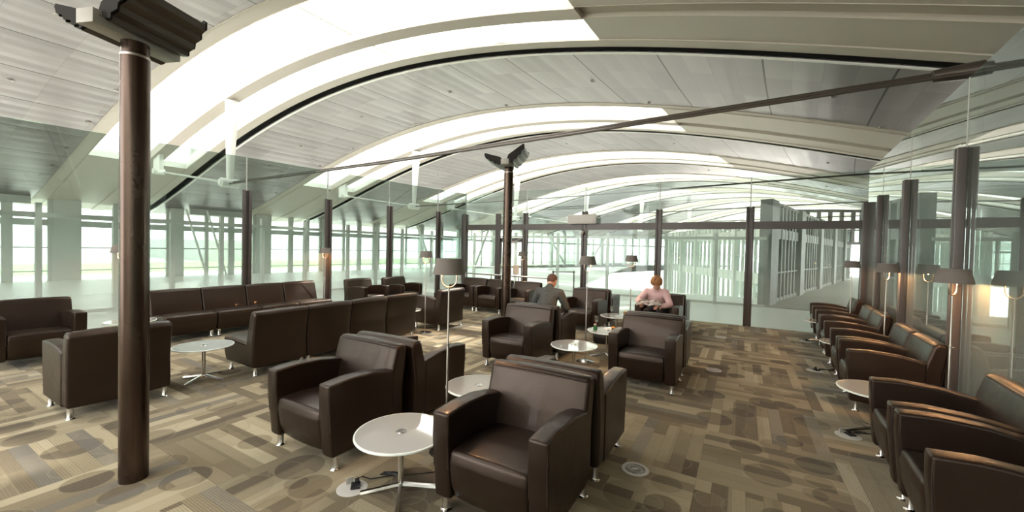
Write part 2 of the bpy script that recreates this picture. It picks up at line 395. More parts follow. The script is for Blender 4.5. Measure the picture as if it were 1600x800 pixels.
# one truss per bay: king post, pinned node, tie rods
def truss(k, double):
    Yt = bay_y(k, 0.79)-0.0
    pin, node, end = hall(-17.65, Yt, 4.02), hall(-12.75, Yt, 3.31), hall(1.6, Yt, 3.50)
    e2 = hall(7.5, Yt, 3.60); top = hall(-12.65, Yt, prof_z(-12.65)-0.08)
    root = empty('roof_truss', node)
    def loc(v_): return v_-node
    bm = bmesh.new(); cyl(bm, loc(node), loc(top), 0.075, 0.17, 12); finish(bm, 'king_post', WHITEP, root)
    ay = (hall(0, Yt+1, 0)-hall(0, Yt, 0)).normalized()
    bm = bmesh.new(); cyl(bm, -ay*0.22, ay*0.22, 0.13, None, 20)
    for s_ in (-1, 1): cyl(bm, ay*0.22*s_, ay*0.26*s_, 0.09, None, 16)
    finish(bm, 'pin_joint', WHITEP, root)
    bm = bmesh.new(); cyl(bm, loc(pin)-ay*0.16, loc(pin)+ay*0.16, 0.10, None, 16); d = (node-pin).normalized()
    cyl(bm, loc(pin), loc(pin)+d*0.5, 0.07, 0.04, 12); finish(bm, 'end_fitting', WHITEP, root)
    bm = bmesh.new(); up_ = hall(-17.7, Yt, prof_z(-17.7)); box(bm, loc((pin+up_)/2)+Vector((0, 0, 0.02)), (0.5, 0.12, abs(up_.z-pin.z)+0.2)); finish(bm, 'hanger_plate', WHITEP, root)
    bm = bmesh.new(); tube(bm, [loc(pin), loc(node)], 0.032, 8); finish(bm, 'tie_rod', PALEPOST, root)
    for s_ in ((-1, 1) if double else (0,)):
        bm = bmesh.new(); mid = (node*0.55+end*0.45)-Vector((0, 0, 0.05))
        o_ = ay*0.05*s_+Vector((0, 0, 0.033*s_))
        tube(bm, [loc(node)+o_, loc(mid)+o_, loc(end)+o_, loc(e2)+o_], 0.022, 8); finish(bm, 'tie_rod', FIXT, root)
    if double:
        bm = bmesh.new(); dd = (e2-end).normalized(); cyl(bm, loc(end)-dd*0.04, loc(end)+dd*0.32, 0.06, 0.085, 20); finish(bm, 'rod_sleeve', FIXT, root)
    return root
place = ['nearest, its rods crossing the lounge', 'second from the camera', 'third from the camera', 'fourth from the camera', 'fifth from the camera', 'sixth from the camera']
for k in range(-1, 5):
    if k == -1: r_ = truss(k, True)
    else: r_ = truss(k, False)
    tag(r_, 'white king post and tie rods under the arch, ' + place[k+1], 'roof truss', 'trusses under the hall roof')

# downlights in the panels
bm0 = bmesh.new(); lathe(bm0, [(0.0, 0.03), (0.045, 0.03), (0.05, 0.0), (0.062, -0.006), (0.07, 0.0)], 20)
dl_me = bpy.data.meshes.new('downlight'); bm0.to_mesh(dl_me); bm0.free(); dl_me.materials.append(STEEL)
first = True
for k in (-1, 0, 1, 2):
    for v_ in (0.26, 0.495):
        for xx in ((-20.5, -19.0, -17.0, -14.8, -11.3, -7.5, -3.3, 1.0) if k <= 1 else (-16.0, -10.0, -4.0, 0.5)):
            P = hall(xx + (0.8 if v_ > 0.3 else 0), bay_y(k, v_)); P.z -= 0.004
            o = link('downlight', dl_me, None, None, P)
            tag(o, 'small round recessed downlight in the grey metal panel ceiling', 'downlight', 'downlights recessed in the panel ceiling')

# ------------------------------------------------------------------ floors, far facades, outdoors
def slab(name, pts, z, mat, th=0.0):
    bm = bmesh.new(); vs_ = [bm.verts.new((x, y, z)) for x, y in pts]; bm.faces.new(vs_)
    if th: bmesh.ops.extrude_face_region(bm, geom=bm.faces[:]); [setattr(v_.co, 'z', z-th) for v_ in bm.verts[:len(pts)]]
    return structure(finish(bm, name, mat, smooth=0))
def wl(y): return -8.8+(y-4.4)/6.5         # left glass wall x
def wr(y): return 1.80+0.065*(y-5.2)       # right glass wall x
FY = 10.55                                  # far glass wall y
slab('floor', [(wl(-6), -6), (wr(-6), -6), (wr(FY), FY), (wl(FY), FY)], 0.0, CARPET, 0.08)
slab('floor', [tuple(hall(-23.6, y).xy) for y in (-14, -4, 6, 16, 26, 40, 60)] + [(-13, 60), (-8.5, 30), (-6.5, 17.6), (6, 17.6), (6, -14)], -0.025, HALLFLOOR, 0.05)
GRASS = simple('airfield_grass', (0.30, 0.40, 0.20), 0.9, var=0.25, scale=0.05)
TARMAC = simple('pale_apron', (0.72, 0.72, 0.70), 0.8, var=0.08, scale=0.05)
slab('ground', [(-260, -120), (200, -120), (200, 330), (-260, 330)], -4.0, TARMAC)
slab('ground', [(-75, -80), (-48, -80), (-30, 200), (-75, 200)], -3.98, GRASS)
slab('ground', [(-130, -80), (-95, -80), (-80, 220), (-130, 220)], -3.98, GRASS)

def facade(idx, P0, P1, zb, zt, bars, rails, pier=0.5, mull=0.1, top=None, mat=None, pane=True):
    """one glazed bay of an outer wall: pier, mullions and rails in one frame, plus its pane"""
    mat = mat or PALEPOST
    P0, P1 = Vector((P0[0], P0[1], 0)), Vector((P1[0], P1[1], 0)); L = (P1-P0).length; rz = atan2(P1.y-P0.y, P1.x-P0.x)
    M = Matrix.Translation(P0) @ Matrix.Rotation(rz, 4, 'Z'); bm = bmesh.new(); top = top or zt
    box(bm, (pier/2, 0, (zb+top)/2), (pier, 0.35, top-zb), M=M)
    for b_ in bars: box(bm, (pier+(L-pier)*b_, 0, (zb+zt)/2), (mull, 0.16, zt-zb), M=M)
    for z_, h_ in rails: box(bm, (pier+(L-pier)/2, 0, z_), (L-pier, 0.13, h_), M=M)
    o = structure(finish(bm, 'window', mat, smooth=0)); o.name = 'window_%d' % idx
    if pane:
        bm = bmesh.new(); box(bm, (pier+(L-pier)/2, 0.03, (zb+zt)/2), (L-pier, 0.02, zt-zb), M=M); finish(bm, 'pane', PANE_O, o, smooth=0)
    return o
XF = -23.2
ys = []; y_ = -11.0
while y_ < 50: ys.append(y_); y_ += 3.1
for i, (a, b) in enumerate(zip(ys, ys[1:])):
    nwin += 1; solid = i in (4, 6)
    P0, P1 = hall(XF, a), hall(XF, b)
    facade(nwin, P0.xy, P1.xy, -0.3, 3.35, ([0.36, 0.40, 0.72, 0.98] if i % 2 else [0.30, 0.62, 0.66, 0.98]) if i < 9 else ([0.33, 0.66] if i % 2 else [0.5, 0.54]),
           [(-0.2, 0.3), (0.36, 0.04), (1.27, 0.045), (2.22, 0.24 if i < 9 else 0.16), (2.42, 0.03)], (0.75 if i % 2 else 0.5) if i < 9 else 0.3, 0.14 if i < 9 else 0.09)
    if solid:
        bm = bmesh.new(); d = (P1-P0); M = Matrix.Translation(P0) @ Matrix.Rotation(atan2(d.y, d.x), 4, 'Z')
        box(bm, (1.55+0.3, -0.25, 1.55), (2.3, 0.12, 3.5), M=M); structure(finish(bm, 'wall_left', WALLPALE, smooth=0))
# inclined white props behind the facade glass
for i, (yy, dx) in enumerate(((8.6, 0.7), (9.3, 0.7), (20.5, 1.2), (24.0, -1.2), (33.5, 2.2), (36.2, -2.2))):
    bm = bmesh.new(); a, b = hall(-22.4, yy, 0.0), hall(-22.4, yy-dx, 3.1); tube(bm, [a, b], 0.09 if i > 1 else 0.05, 8)
    tag(finish(bm, 'raking_strut', WHITEP if i != 3 else PALEPOST), 'slanting painted steel strut standing inside the distant glazed facade', 'strut', 'raking struts by the far facade')
# end facade of the hall and the receding slit windows at the right
def poly_facade(pts, n, zb, zt, bars, rails, pier, mull, mat=None):
    global nwin
    segs = []
    for a, b in zip(pts, pts[1:]):
        for i in range(n):
            p0 = (a[0]+(b[0]-a[0])*i/n, a[1]+(b[1]-a[1])*i/n); p1 = (a[0]+(b[0]-a[0])*(i+1)/n, a[1]+(b[1]-a[1])*(i+1)/n)
            nwin += 1; facade(nwin, p0, p1, zb, zt, bars, rails, pier, mull, mat=mat)
poly_facade([tuple(hall(XF, ys[-1]).xy), (-6.0, 40.0), (0.9, 26.0)], 5, -4.0, 3.4, [0.25, 0.5, 0.75], [(-3.8, 0.4), (0.25, 0.6), (1.5, 0.05), (2.75, 0.5)], 0.3, 0.08)
poly_facade([(0.6, 15.2), (6.8, 38.0)], 5, 0.0, 3.4, [0.14, 0.28, 0.42, 0.56, 0.70, 0.84], [(0.06, 0.12), (1.0, 0.05), (2.35, 0.35), (3.35, 0.1)], 0.8, 0.13, simple('dim_grey_mullion', (0.17, 0.17, 0.155), 0.6, var=0.05))
poly_facade([(2.2, 34.0), (11.5, 37.0)], 2, 2.4, 4.8, [0.15, 0.3, 0.45, 0.6, 0.75, 0.9], [(2.5, 0.2), (3.4, 0.12), (4.7, 0.2)], 0.3, 0.2, DARKPOST)
slab('floor', [(-15, 16), (8, 16), (8, 45), (-15, 45)], -3.96, HALLFLOOR)
slab('floor', [(0.3, 14.8), (14, 14.8), (22, 40), (6.6, 40)], 0.0, simple('grey_beige_floor', (0.24, 0.24, 0.20), 0.5, var=0.05), 0.03)

# pale glazed partition line across the hall beyond the lounge
def partition(name, P0, P1, z_rail, h_post, th=0.09):
    P0, P1 = Vector((*P0, 0)), Vector((*P1, 0)); L = (P1-P0).length; rz = atan2(P1.y-P0.y, P1.x-P0.x)
    M = Matrix.Translation(P0) @ Matrix.Rotation(rz, 4, 'Z'); bm = bmesh.new()
    box(bm, (0, 0, h_post/2-0.02), (th, th*1.2, h_post), M=M)
    box(bm, (L/2, 0, z_rail), (L, 0.07, 0.09), M=M); box(bm, (L/2, 0, 0.04), (L, 0.06, 0.08), M=M)
    o = structure(finish(bm, name, PALEPOST, smooth=0))
    bm = bmesh.new(); box(bm, (L/2, 0, (z_rail+0.08)/2), (L-th, 0.012, z_rail-0.12), M=M); finish(bm, 'pane', PANE_O, o, smooth=0)
py = [-3.0, -0.6, 1.1, 2.25, 3.41, 4.47, 5.57, 6.66, 8.01, 9.66, 10.95, 12.35, 14.2, 16.5]
for a, b in zip(py, py[1:]):
    nwin += 1; partition('window_%d' % nwin, (-12.5, a), (-12.5, b), 2.12, 2.38)
px_ = [-12.5, -10.3, -8.2, -6.3, -4.32, -2.3, -0.76, 0.6]
for a, b in zip(px_, px_[1:]):
    nwin += 1; partition('window_%d' % nwin, (a, 16.5 if a < -12 else 14.5), (b, 14.5), 2.12, 2.30)

# ------------------------------------------------------------------ the lounge's own glass walls
GT = 3.37
def glass_bay(idx, P0, P1, pane_mat, post=2.70, transom=None, base=0.0, fin=1, post_w=0.055, gap=0.045, has_post=True):
    P0, P1 = Vector((*P0, 0)), Vector((*P1, 0)); L = (P1-P0).length; rz = atan2(P1.y-P0.y, P1.x-P0.x)
    M = Matrix.Translation(P0) @ Matrix.Rotation(rz, 4, 'Z')
    bm = bmesh.new(); box(bm, (L/2, 0, GT/2), (L-0.012, 0.016, GT), M=M)
    o = structure(finish(bm, 'window_%d' % idx, pane_mat, smooth=0)); o.name = 'window_%d' % idx
    if has_post:
        bm = bmesh.new()
        for s_ in (-1, 1): box(bm, (s_*(post_w+gap)/2*1.05, 0.045*fin, post/2), (post_w, 0.07, post), bev=0.006, M=M)
        box(bm, (0, 0.03*fin, post/2), (gap+0.02, 0.03, post-0.02), M=M)
        finish(bm, 'post', DARKPOST, o)
        bm = bmesh.new(); box(bm, (0, 0, (GT+post)/2), (0.018, 0.022, GT-post), M=M); finish(bm, 'glass_joint', PALEPOST, o, smooth=0)
    if transom:
        bm = bmesh.new(); box(bm, (L/2, 0.04*fin, transom), (L, 0.07, 0.17), M=M); finish(bm, 'transom', DARKPOST, o, smooth=0)
    return o
ly = [-5.4, -3.8, -2.1, -0.45, 1.18, 2.81, 4.37, 6.03, 7.69, 9.37, FY]
for a, b in zip(ly, ly[1:]):
    nwin += 1; glass_bay(nwin, (wl(a), a), (wl(b), b), PANE_L, fin=-1)
fx_ = [wl(FY), -6.58, -5.62, -3.79, -1.85, 0.11, wr(FY)]
for i, (a, b) in enumerate(zip(fx_, fx_[1:])):
    nwin += 1
    if i == 1:      # the door bay: only the light above the door head
        M = Matrix.Translation((a, FY, 0)); bm = bmesh.new(); box(bm, ((b-a)/2, 0, (GT+1.98)/2), (b-a-0.012, 0.016, GT-1.98), M=M)
        o = structure(finish(bm, 'window_%d' % nwin, PANE_F, smooth=0)); bm = bmesh.new()
        for s_ in (-1, 1): box(bm, (s_*0.052, -0.045, 1.35), (0.055, 0.07, 2.7), bev=0.006, M=M)
        box(bm, (0, -0.05, 1.35), (0.06, 0.03, 2.68), M=M); finish(bm, 'post', DARKPOST, o)
        bm = bmesh.new(); box(bm, ((b-a)/2, -0.04, 2.28), (b-a, 0.07, 0.17), M=M); finish(bm, 'transom', DARKPOST, o, smooth=0)
    else:
        glass_bay(nwin, (a, FY), (b, FY), PANE_F, transom=2.28, fin=-1)
# door leaf between its posts
D = structure(empty('door_1', (-6.10, FY-0.02, 0)))
bm = bmesh.new()
for x in (-0.40, 0.40): box(bm, (x, 0, 0.98), (0.09, 0.05, 1.94))
for z_ in (0.1, 1.90): box(bm, (0, 0, z_), (0.8, 0.05, 0.11))
finish(bm, 'door_frame', DARKPOST, D, smooth=0)
bm = bmesh.new(); box(bm, (0, 0, 1.0), (0.72, 0.012, 1.75)); finish(bm, 'pane', PANE_O, D, smooth=0)
bm = bmesh.new(); box(bm, (0.05, -0.06, 1.82), (0.26, 0.06, 0.07)); tube(bm, [(0.15, -0.08, 1.86), (0.34, -0.14, 1.90), (0.38, -0.05, 1.94)], 0.01, 6); finish(bm, 'door_closer', CREAM, D)
bm = bmesh.new(); tube(bm, [(-0.33, -0.03, 0.85), (-0.33, -0.09, 0.87), (-0.33, -0.09, 1.15), (-0.33, -0.03, 1.17)], 0.012, 8); finish(bm, 'door_handle', CHROME, D)
bm = bmesh.new(); box(bm, (0.18, -0.02, 1.0), (0.2, 0.004, 0.28)); finish(bm, 'paper_notice', CREAM, D, smooth=0)
ry = [-4.0, -2.2, -0.3, 1.6, 3.55, 5.47, 7.44, 9.16, FY]
for a, b in zip(ry, ry[1:]):
    nwin += 1; glass_bay(nwin, (wr(a), a), (wr(b), b), PANE_R, fin=1, transom=None, post_w=0.036, gap=0.03)
bm = bmesh.new(); a, b = Vector((wr(-4)+0.06, -4, 2.36)), Vector((wr(FY)+0.06, FY, 2.36)); d = b-a
box(bm, (a+b)/2, (d.length, 0.05, 0.06), atan2(d.y, d.x)); structure(finish(bm, 'trim', DARKPOST, smooth=0))
bm = bmesh.new(); box(bm, (wr(FY)-0.03, FY-0.08, 1.36), (0.16, 0.18, 2.72), bev=0.01); structure(finish(bm, 'trim', DARKPOST))
bm = bmesh.new(); box(bm, (wl(FY)+0.02, FY-0.06, 1.35), (0.16, 0.16, 2.70), bev=0.01); structure(finish(bm, 'trim', DARKPOST))
# the service corridor behind the right glass: grey wall and low soffit
bm = bmesh.new(); a, b = Vector((4.4, -8, 1.2)), Vector((5.3, 15, 1.2)); d = b-a
box(bm, (a+b)/2, (d.length, 0.12, 2.4), atan2(d.y, d.x)); structure(finish(bm, 'wall_right', GREYWALL, smooth=0))
bm = bmesh.new(); box(bm, (8.1, 3.5, 2.5), (8.0, 22.0, 0.12), -0.04); structure(finish(bm, 'ceiling', GREYWALL, smooth=0))
bm = bmesh.new(); box(bm, (3.5, -9, 2.5), (19, 0.2, 5.2)); structure(finish(bm, 'wall_back', WALLPALE, smooth=0))
bm = bmesh.new(); box(bm, (11.5, 2, 1.6), (0.2, 24, 3.4)); structure(finish(bm, 'wall_right', WALLPALE, smooth=0))

# ------------------------------------------------------------------ bronze columns with twin uplight troughs
def column(name, x, y, h, label, k_=1.0):
    root = empty(name, (x, y, 0), radians(20))
    bm = bmesh.new(); lathe(bm, [(0, 0), (0.079, 0), (0.079, h-0.10), (0.074, h-0.095), (0.074, h)], 36); finish(bm, 'shaft', BRONZE, root)
    bm = bmesh.new(); lathe(bm, [(0.074, h-0.10), (0.0795, h-0.10), (0.0795, h-0.085), (0.074, h-0.08)], 36); finish(bm, 'collar', STEEL, root)
    bm = bmesh.new(); box(bm, (-0.02, 0, h+0.045), (0.13, 0.54, 0.09), bev=0.004); finish(bm, 'cross_beam', GREYBOX, root)
    prof0 = [(0.0, 0.02), (0.03, -0.035), (0.075, -0.05), (0.085, -0.02), (0.135, -0.015), (0.15, 0.02), (0.205, 0.03), (0.215, 0.065), (0.262, 0.082), (0.275, 0.13), (0.26, 0.145), (0.03, 0.06)]
    for s_, sc in ((1, k_), (-1, 0.92*k_)):
        bm = bmesh.new(); L = 0.48*k_; f0 = []; f1 = []; ra = radians(14 if s_ > 0 else -6)
        prof = [(u_*cos(ra)-z_*sin(ra), u_*sin(ra)+z_*cos(ra)+0.045) for u_, z_ in prof0]
        for u, z_ in prof:
            X = -0.02 + s_*(0.045+u*sc); Z = h+0.02+z_*sc - (0.02 if s_ < 0 else 0)
            f0.append(bm.verts.new((X, -L/2+0.03, Z))); f1.append(bm.verts.new((X, L/2+0.03, Z)))
        n = len(prof)
        for i in range(n): bm.faces.new((f0[i], f0[(i+1) % n], f1[(i+1) % n], f1[i]))
        tr_ = finish(bm, 'uplight_trough', FIXT, root, smooth=20)
        for e_ in (-1, 1):
            bm = bmesh.new(); v_ = []
            for dy in (0, 0.012*e_):
                v_.append([bm.verts.new((-0.02+s_*(0.045+(u*1.03-0.004)*sc), e_*L/2+0.03+dy, h+0.03+(z_*1.06-0.002)*sc-(0.02 if s_ < 0 else 0))) for u, z_ in prof])
            bm.faces.new(v_[0]); bm.faces.new(v_[1])
            for i in range(n): bm.faces.new((v_[0][i], v_[0][(i+1) % n], v_[1][(i+1) % n], v_[1][i]))
            finish(bm, 'end_cap', DARKCAP, tr_, smooth=0)
        bm = bmesh.new(); tube(bm, [(-0.02+s_*0.06, -L/2, h+0.06), (-0.02+s_*0.075, 0, h+0.055), (-0.02+s_*0.06, L/2, h+0.06)], 0.008, 6); finish(bm, 'hinge_rod', STEEL, root)
    return tag(root, label, 'column')
column('lighting_column', -3.60, 1.08, 2.97, 'tall bronze column with uplight troughs in the left foreground')
column('lighting_column', -3.52, 5.92, 3.03, 'bronze column with winged uplights beside the armchair of the man in a dark shirt', 1.15)

# ------------------------------------------------------------------ seating
LEG_ME = None
def leg_mesh():
    global LEG_ME
    if LEG_ME is None:
        bm = bmesh.new(); lathe(bm, [(0, 0), (0.034, 0), (0.035, 0.004), (0.026, 0.010), (0.023, 0.016), (0.023, 0.125), (0, 0.125)], 18)
        bmesh.ops.recalc_face_normals(bm, faces=bm.faces[:]); LEG_ME = bpy.data.meshes.new('leg'); bm.to_mesh(LEG_ME); bm.free()
        for f in LEG_ME.polygons: f.use_smooth = True
        LEG_ME.set_sharp_from_angle(angle=radians(40)); LEG_ME.materials.append(CHROME)
    return LEG_ME
def seat_part(root, w, yf=-0.375):
    bm = bmesh.new()
    prof = fillet([(yf+0.06, 0.115), (yf+0.015, 0.22), (yf, 0.36), (yf+0.012, 0.425), (yf+0.20, 0.432), (0.22, 0.395), (0.24, 0.115)], [0.03, 0.25, 0.06, 0.028, 0.3, 0.02, 0.02], 5)
    puff(bm, prof, -w/2, w/2, 0.028, 4, 8, 0.012); return finish(bm, 'seat', LEATHER, root, smooth=50)
def back_part(root, w, name='backrest', ztop=0.80):
    bm = bmesh.new()
    prof = fillet([(0.345, 0.11), (0.335, 0.45), (0.385, ztop-0.045), (0.36, ztop-0.002), (0.295, ztop+0.004), (0.262, ztop-0.03), (0.20, 0.55), (0.165, 0.40), (0.155, 0.11)],
                  [0.02, 0.6, 0.03, 0.03, 0.04, 0.03, 0.4, 0.1, 0.02], 5)
    puff(bm, prof, -w/2, w/2, 0.026, 4, 8, 0.010); o = finish(bm, name, LEATHER, root, smooth=50)
    bm = bmesh.new(); xw = w/2-0.012
    for s_ in (-1, 1): tube(bm, [(s_*xw, 0.33, 0.13), (s_*xw, 0.334, 0.44), (s_*xw, 0.374, ztop-0.05)], 0.0035, 5)
    tube(bm, [(-xw+0.01, 0.262, ztop-0.014), (0, 0.256, ztop-0.006), (xw-0.01, 0.262, ztop-0.014)], 0.0035, 5)
    finish(bm, 'piping', PIPING, o); return o
def arm_part(root, s_, w=0.78, t_=0.122):
    prof = fillet([(-0.350, 0.11), (-0.382, 0.50), (-0.384, 0.640), (-0.20, 0.655), (0.02, 0.642), (0.225, 0.602), (0.225, 0.11)], [0.02, 0.5, 0.014, 0.5, 0.5, 0.01, 0.01], 5)
    bm = bmesh.new(); x1 = s_*w/2; x0 = s_*(w/2-t_); puff(bm, prof, min(x0, x1), max(x0, x1), 0.014, 4, 4, 0.005)
    o = finish(bm, 'armrest', LEATHER, root, smooth=50)
    bm = bmesh.new()
    for xx in (s_*(w/2-0.006), s_*(w/2-t_+0.006)):
        tube(bm, [(xx, -0.366, 0.30), (xx, -0.380, 0.50), (xx, -0.379, 0.636), (xx, -0.20, 0.650), (xx, 0.02, 0.637), (xx, 0.20, 0.604)], 0.0032, 5)
    finish(bm, 'piping', PIPING, o)
def make_armchair():
    root = empty('armchair'); seat_part(root, 0.78-2*0.122+0.004); back_part(root, 0.765)
    for s_ in (-1, 1): arm_part(root, s_)
    for x, y in ((-0.345, -0.295), (0.345, -0.295), (-0.345, 0.29), (0.345, 0.29)): link('leg', leg_mesh(), None, root, (x, y, 0))
    return root
def make_module():
    root = empty('sofa_module'); seat_part(root, 0.735); back_part(root, 0.735)
    for x, y in ((-0.315, -0.27), (0.315, -0.27), (-0.315, 0.29), (0.315, 0.29)): link('leg', leg_mesh(), None, root, (x, y, 0))
    return root
AC = make_armchair(); used = [False, False]; MODP = make_module()
def put(proto, i, x, y, rz, label, group, cat, sx=1.0):
    o = proto if not used[i] else copy_tree(proto); used[i] = True
    o.location = (x, y, 0); o.rotation_euler = (0, 0, radians(rz)); o.scale = (sx, 1, 1)
    return tag(o, label, cat, group)
g1 = 'armchairs standing back to back in the middle of the lounge'
g2 = 'armchairs along the right glass wall'
g3 = 'armchairs at the far and left side of the lounge'
def ac(x, y, rz, label, g): return put(AC, 0, x, y, rz, 'dark brown leather armchair ' + label, g, 'armchair')
ac(-1.23, 2.26, 0, 'nearest the camera, seat empty, at the bottom centre', g1)
ac(-1.22, 3.07, 180, 'facing away, back against the nearest centre armchair', g1)
ac(-2.89, 2.18, 0, 'facing the camera, left of the nearest round glass table', g1)
ac(-2.87, 2.99, 180, 'facing away, beside the nearest floor lamp pole', g1)
ac(-1.02, 5.23, 0, 'facing the camera in front of the woman in pink', g1)
ac(-1.02, 6.04, 180, 'facing away, back against the one before the woman', g1)
ac(-2.74, 5.00, 0, 'facing the camera, directly in front of the man', g1)
ac(-2.72, 5.81, 180, 'seen from behind in which the man sits', g1)
ac(-2.84, 8.03, 0, 'empty, between the man and the woman', g1)
ac(-2.82, 8.84, 180, 'facing the far glass wall, behind the one between man and woman', g1)
ac(-1.36, 8.08, 0, 'in which the woman in pink sits reading', g1)
ac(-1.34, 8.89, 180, 'facing the far glass wall, behind the woman', g1)
ac(-5.55, 1.48, -90, 'seen from behind, partly covered by the near column', g3)
ac(-5.43, 6.43, -90, 'seen from behind, right of the four seat sofa back', g3)
ac(-8.02, 6.75, 90, 'nearer of two beside the left glass wall', g3)
ac(-7.86, 7.77, 90, 'farther of two beside the left glass wall', g3)
ac(-6.38, 8.78, 0, 'leftmost of three facing the camera at the far railing', g3)
ac(-5.58, 8.78, 0, 'middle of three facing the camera at the far railing', g3)
ac(-4.72, 8.72, 0, 'right of the far column, before the far railing', g3)
put(AC, 0, -8.15, 1.43, 90, 'wide brown leather armchair cut by the left edge of the picture', g3, 'armchair', 1.06)
rn = ['nearest one against the right glass wall, cut by the frame', 'second from the camera along the right glass wall', 'third along the right wall, beyond the first side table',
      'fourth along the right wall, before the second side table', 'fifth along the right glass wall', 'sixth along the right glass wall', 'last along the right wall, in the far corner']
for (a, lab) in zip((2.80, 3.62, 5.46, 6.27, 7.63, 8.42, 9.74), rn):
    yc = a+0.39; ac(0.86+0.05*(yc-2.8)+0.385, yc, -90-3.4, lab, g2)
gm = 'armless sofa modules in the rows at the left'
nm = ['end nearest the column', 'second from the column', 'third from the column', 'far end']
for i in range(4):
    put(MODP, 1, -8.22, 3.09+0.745*i, 90, 'armless brown sofa module against the left glass wall, ' + nm[i], gm, 'sofa', 1.0)
nm = ['nearest end with its side showing', 'second from the near end', 'third from the near end', 'far end beside the lamp']
for i in range(4):
    put(MODP, 1, -5.46, 2.98+0.70*i, -90, 'armless brown sofa module seen from behind, ' + nm[i], gm, 'sofa', 0.945)

# ------------------------------------------------------------------ round side tables
def make_table():
    root = empty('side_table'); R = 0.305
    bm = bmesh.new(); lathe(bm, [(0, 0.392), (R-0.012, 0.392), (R-0.010, 0.404), (0, 0.404)], 64); finish(bm, 'table_top', GLASS_TOP, root)
    bm = bmesh.new(); lathe(bm, [(R-0.012, 0.391), (R-0.002, 0.392), (R, 0.398), (R-0.002, 0.404), (R-0.012, 0.4048)], 64); finish(bm, 'glass_rim', GLASS_RIM, root)
    bm = bmesh.new(); lathe(bm, [(0, 0.4085), (0.030, 0.4085), (0.036, 0.404)], 32); finish(bm, 'hub_disc', CHROME, root)
    bm = bmesh.new(); lathe(bm, [(0, 0.022), (0.020, 0.022), (0.019, 0.05), (0.019, 0.372), (0.055, 0.380), (0.055, 0.391), (0, 0.391)], 24); finish(bm, 'stem', CHROME, root)
    for k in range(4):
        a = pi/2*k+radians(20); bm = bmesh.new(); M = Matrix.Rotation(a, 4, 'Z'); pr = []
        for x, hw, zt in ((0.0, 0.016, 0.060), (0.06, 0.015, 0.050), (0.15, 0.014, 0.034), (0.245, 0.017, 0.020), (0.26, 0.014, 0.016)):
            pr.append([bm.verts.new(M @ Vector(q)) for q in ((x, -hw, zt-0.016 if x < 0.2 else 0.004), (x, hw, zt-0.016 if x < 0.2 else 0.004), (x, hw*0.7, zt), (x, -hw*0.7, zt))])
        for p0, p1 in zip(pr, pr[1:]):
            for i in range(4): bm.faces.new((p0[i], p0[(i+1) % 4], p1[(i+1) % 4], p1[i]))
        bm.faces.new(pr[0]); bm.faces.new(pr[-1]); lathe(bm, [(0, 0), (0.012, 0), (0.012, 0.006), (0, 0.006)], 10, (0.235*cos(a), 0.235*sin(a), 0))
        finish(bm, 'foot', CHROME, root, smooth=30)
    return root
TB = make_table(); tb_used = False
for (x, y, rz, lab) in [(-1.95, 1.95, 20, 'nearest the camera, left of the nearest armchair'), (-2.03, 2.98, 50, 'behind the nearest armchair, beside the lamp pole'),
    (-1.88, 4.93, 10, 'empty, between the armchairs before the man and the woman'), (-1.80, 6.12, 12, 'holding a tumbler and a green can'),
    (-2.06, 7.62, 33, 'holding a wine glass, beside the woman in pink'), (-5.56, 2.30, 5, 'behind the armchair at the near column'),
    (-8.10, 2.39, 0, 'half hidden behind the near column by the left wall'), (-6.28, 7.15, 30, 'carrying magazines at the far left'),
    (-5.66, 5.735, 15, 'mostly hidden past the end of the sofa row'), (1.12, 4.93, 0, 'first along the right wall, holding a dark coaster'),
    (1.28, 7.33, 15, 'second along the right wall'), (1.33, 9.44, 25, 'small and last in the row along the right wall')]:
    o = TB if not tb_used else copy_tree(TB); tb_used = True
    o.location = (x, y, 0); o.rotation_euler = (0, 0, radians(rz)); o.scale = (0.92, 0.92, 1) if ('mostly hidden' in lab or 'second along' in lab or 'last in the row' in lab) else (1, 1, 1); tag(o, 'round white glass side table ' + lab, 'side table', 'round white glass side tables')

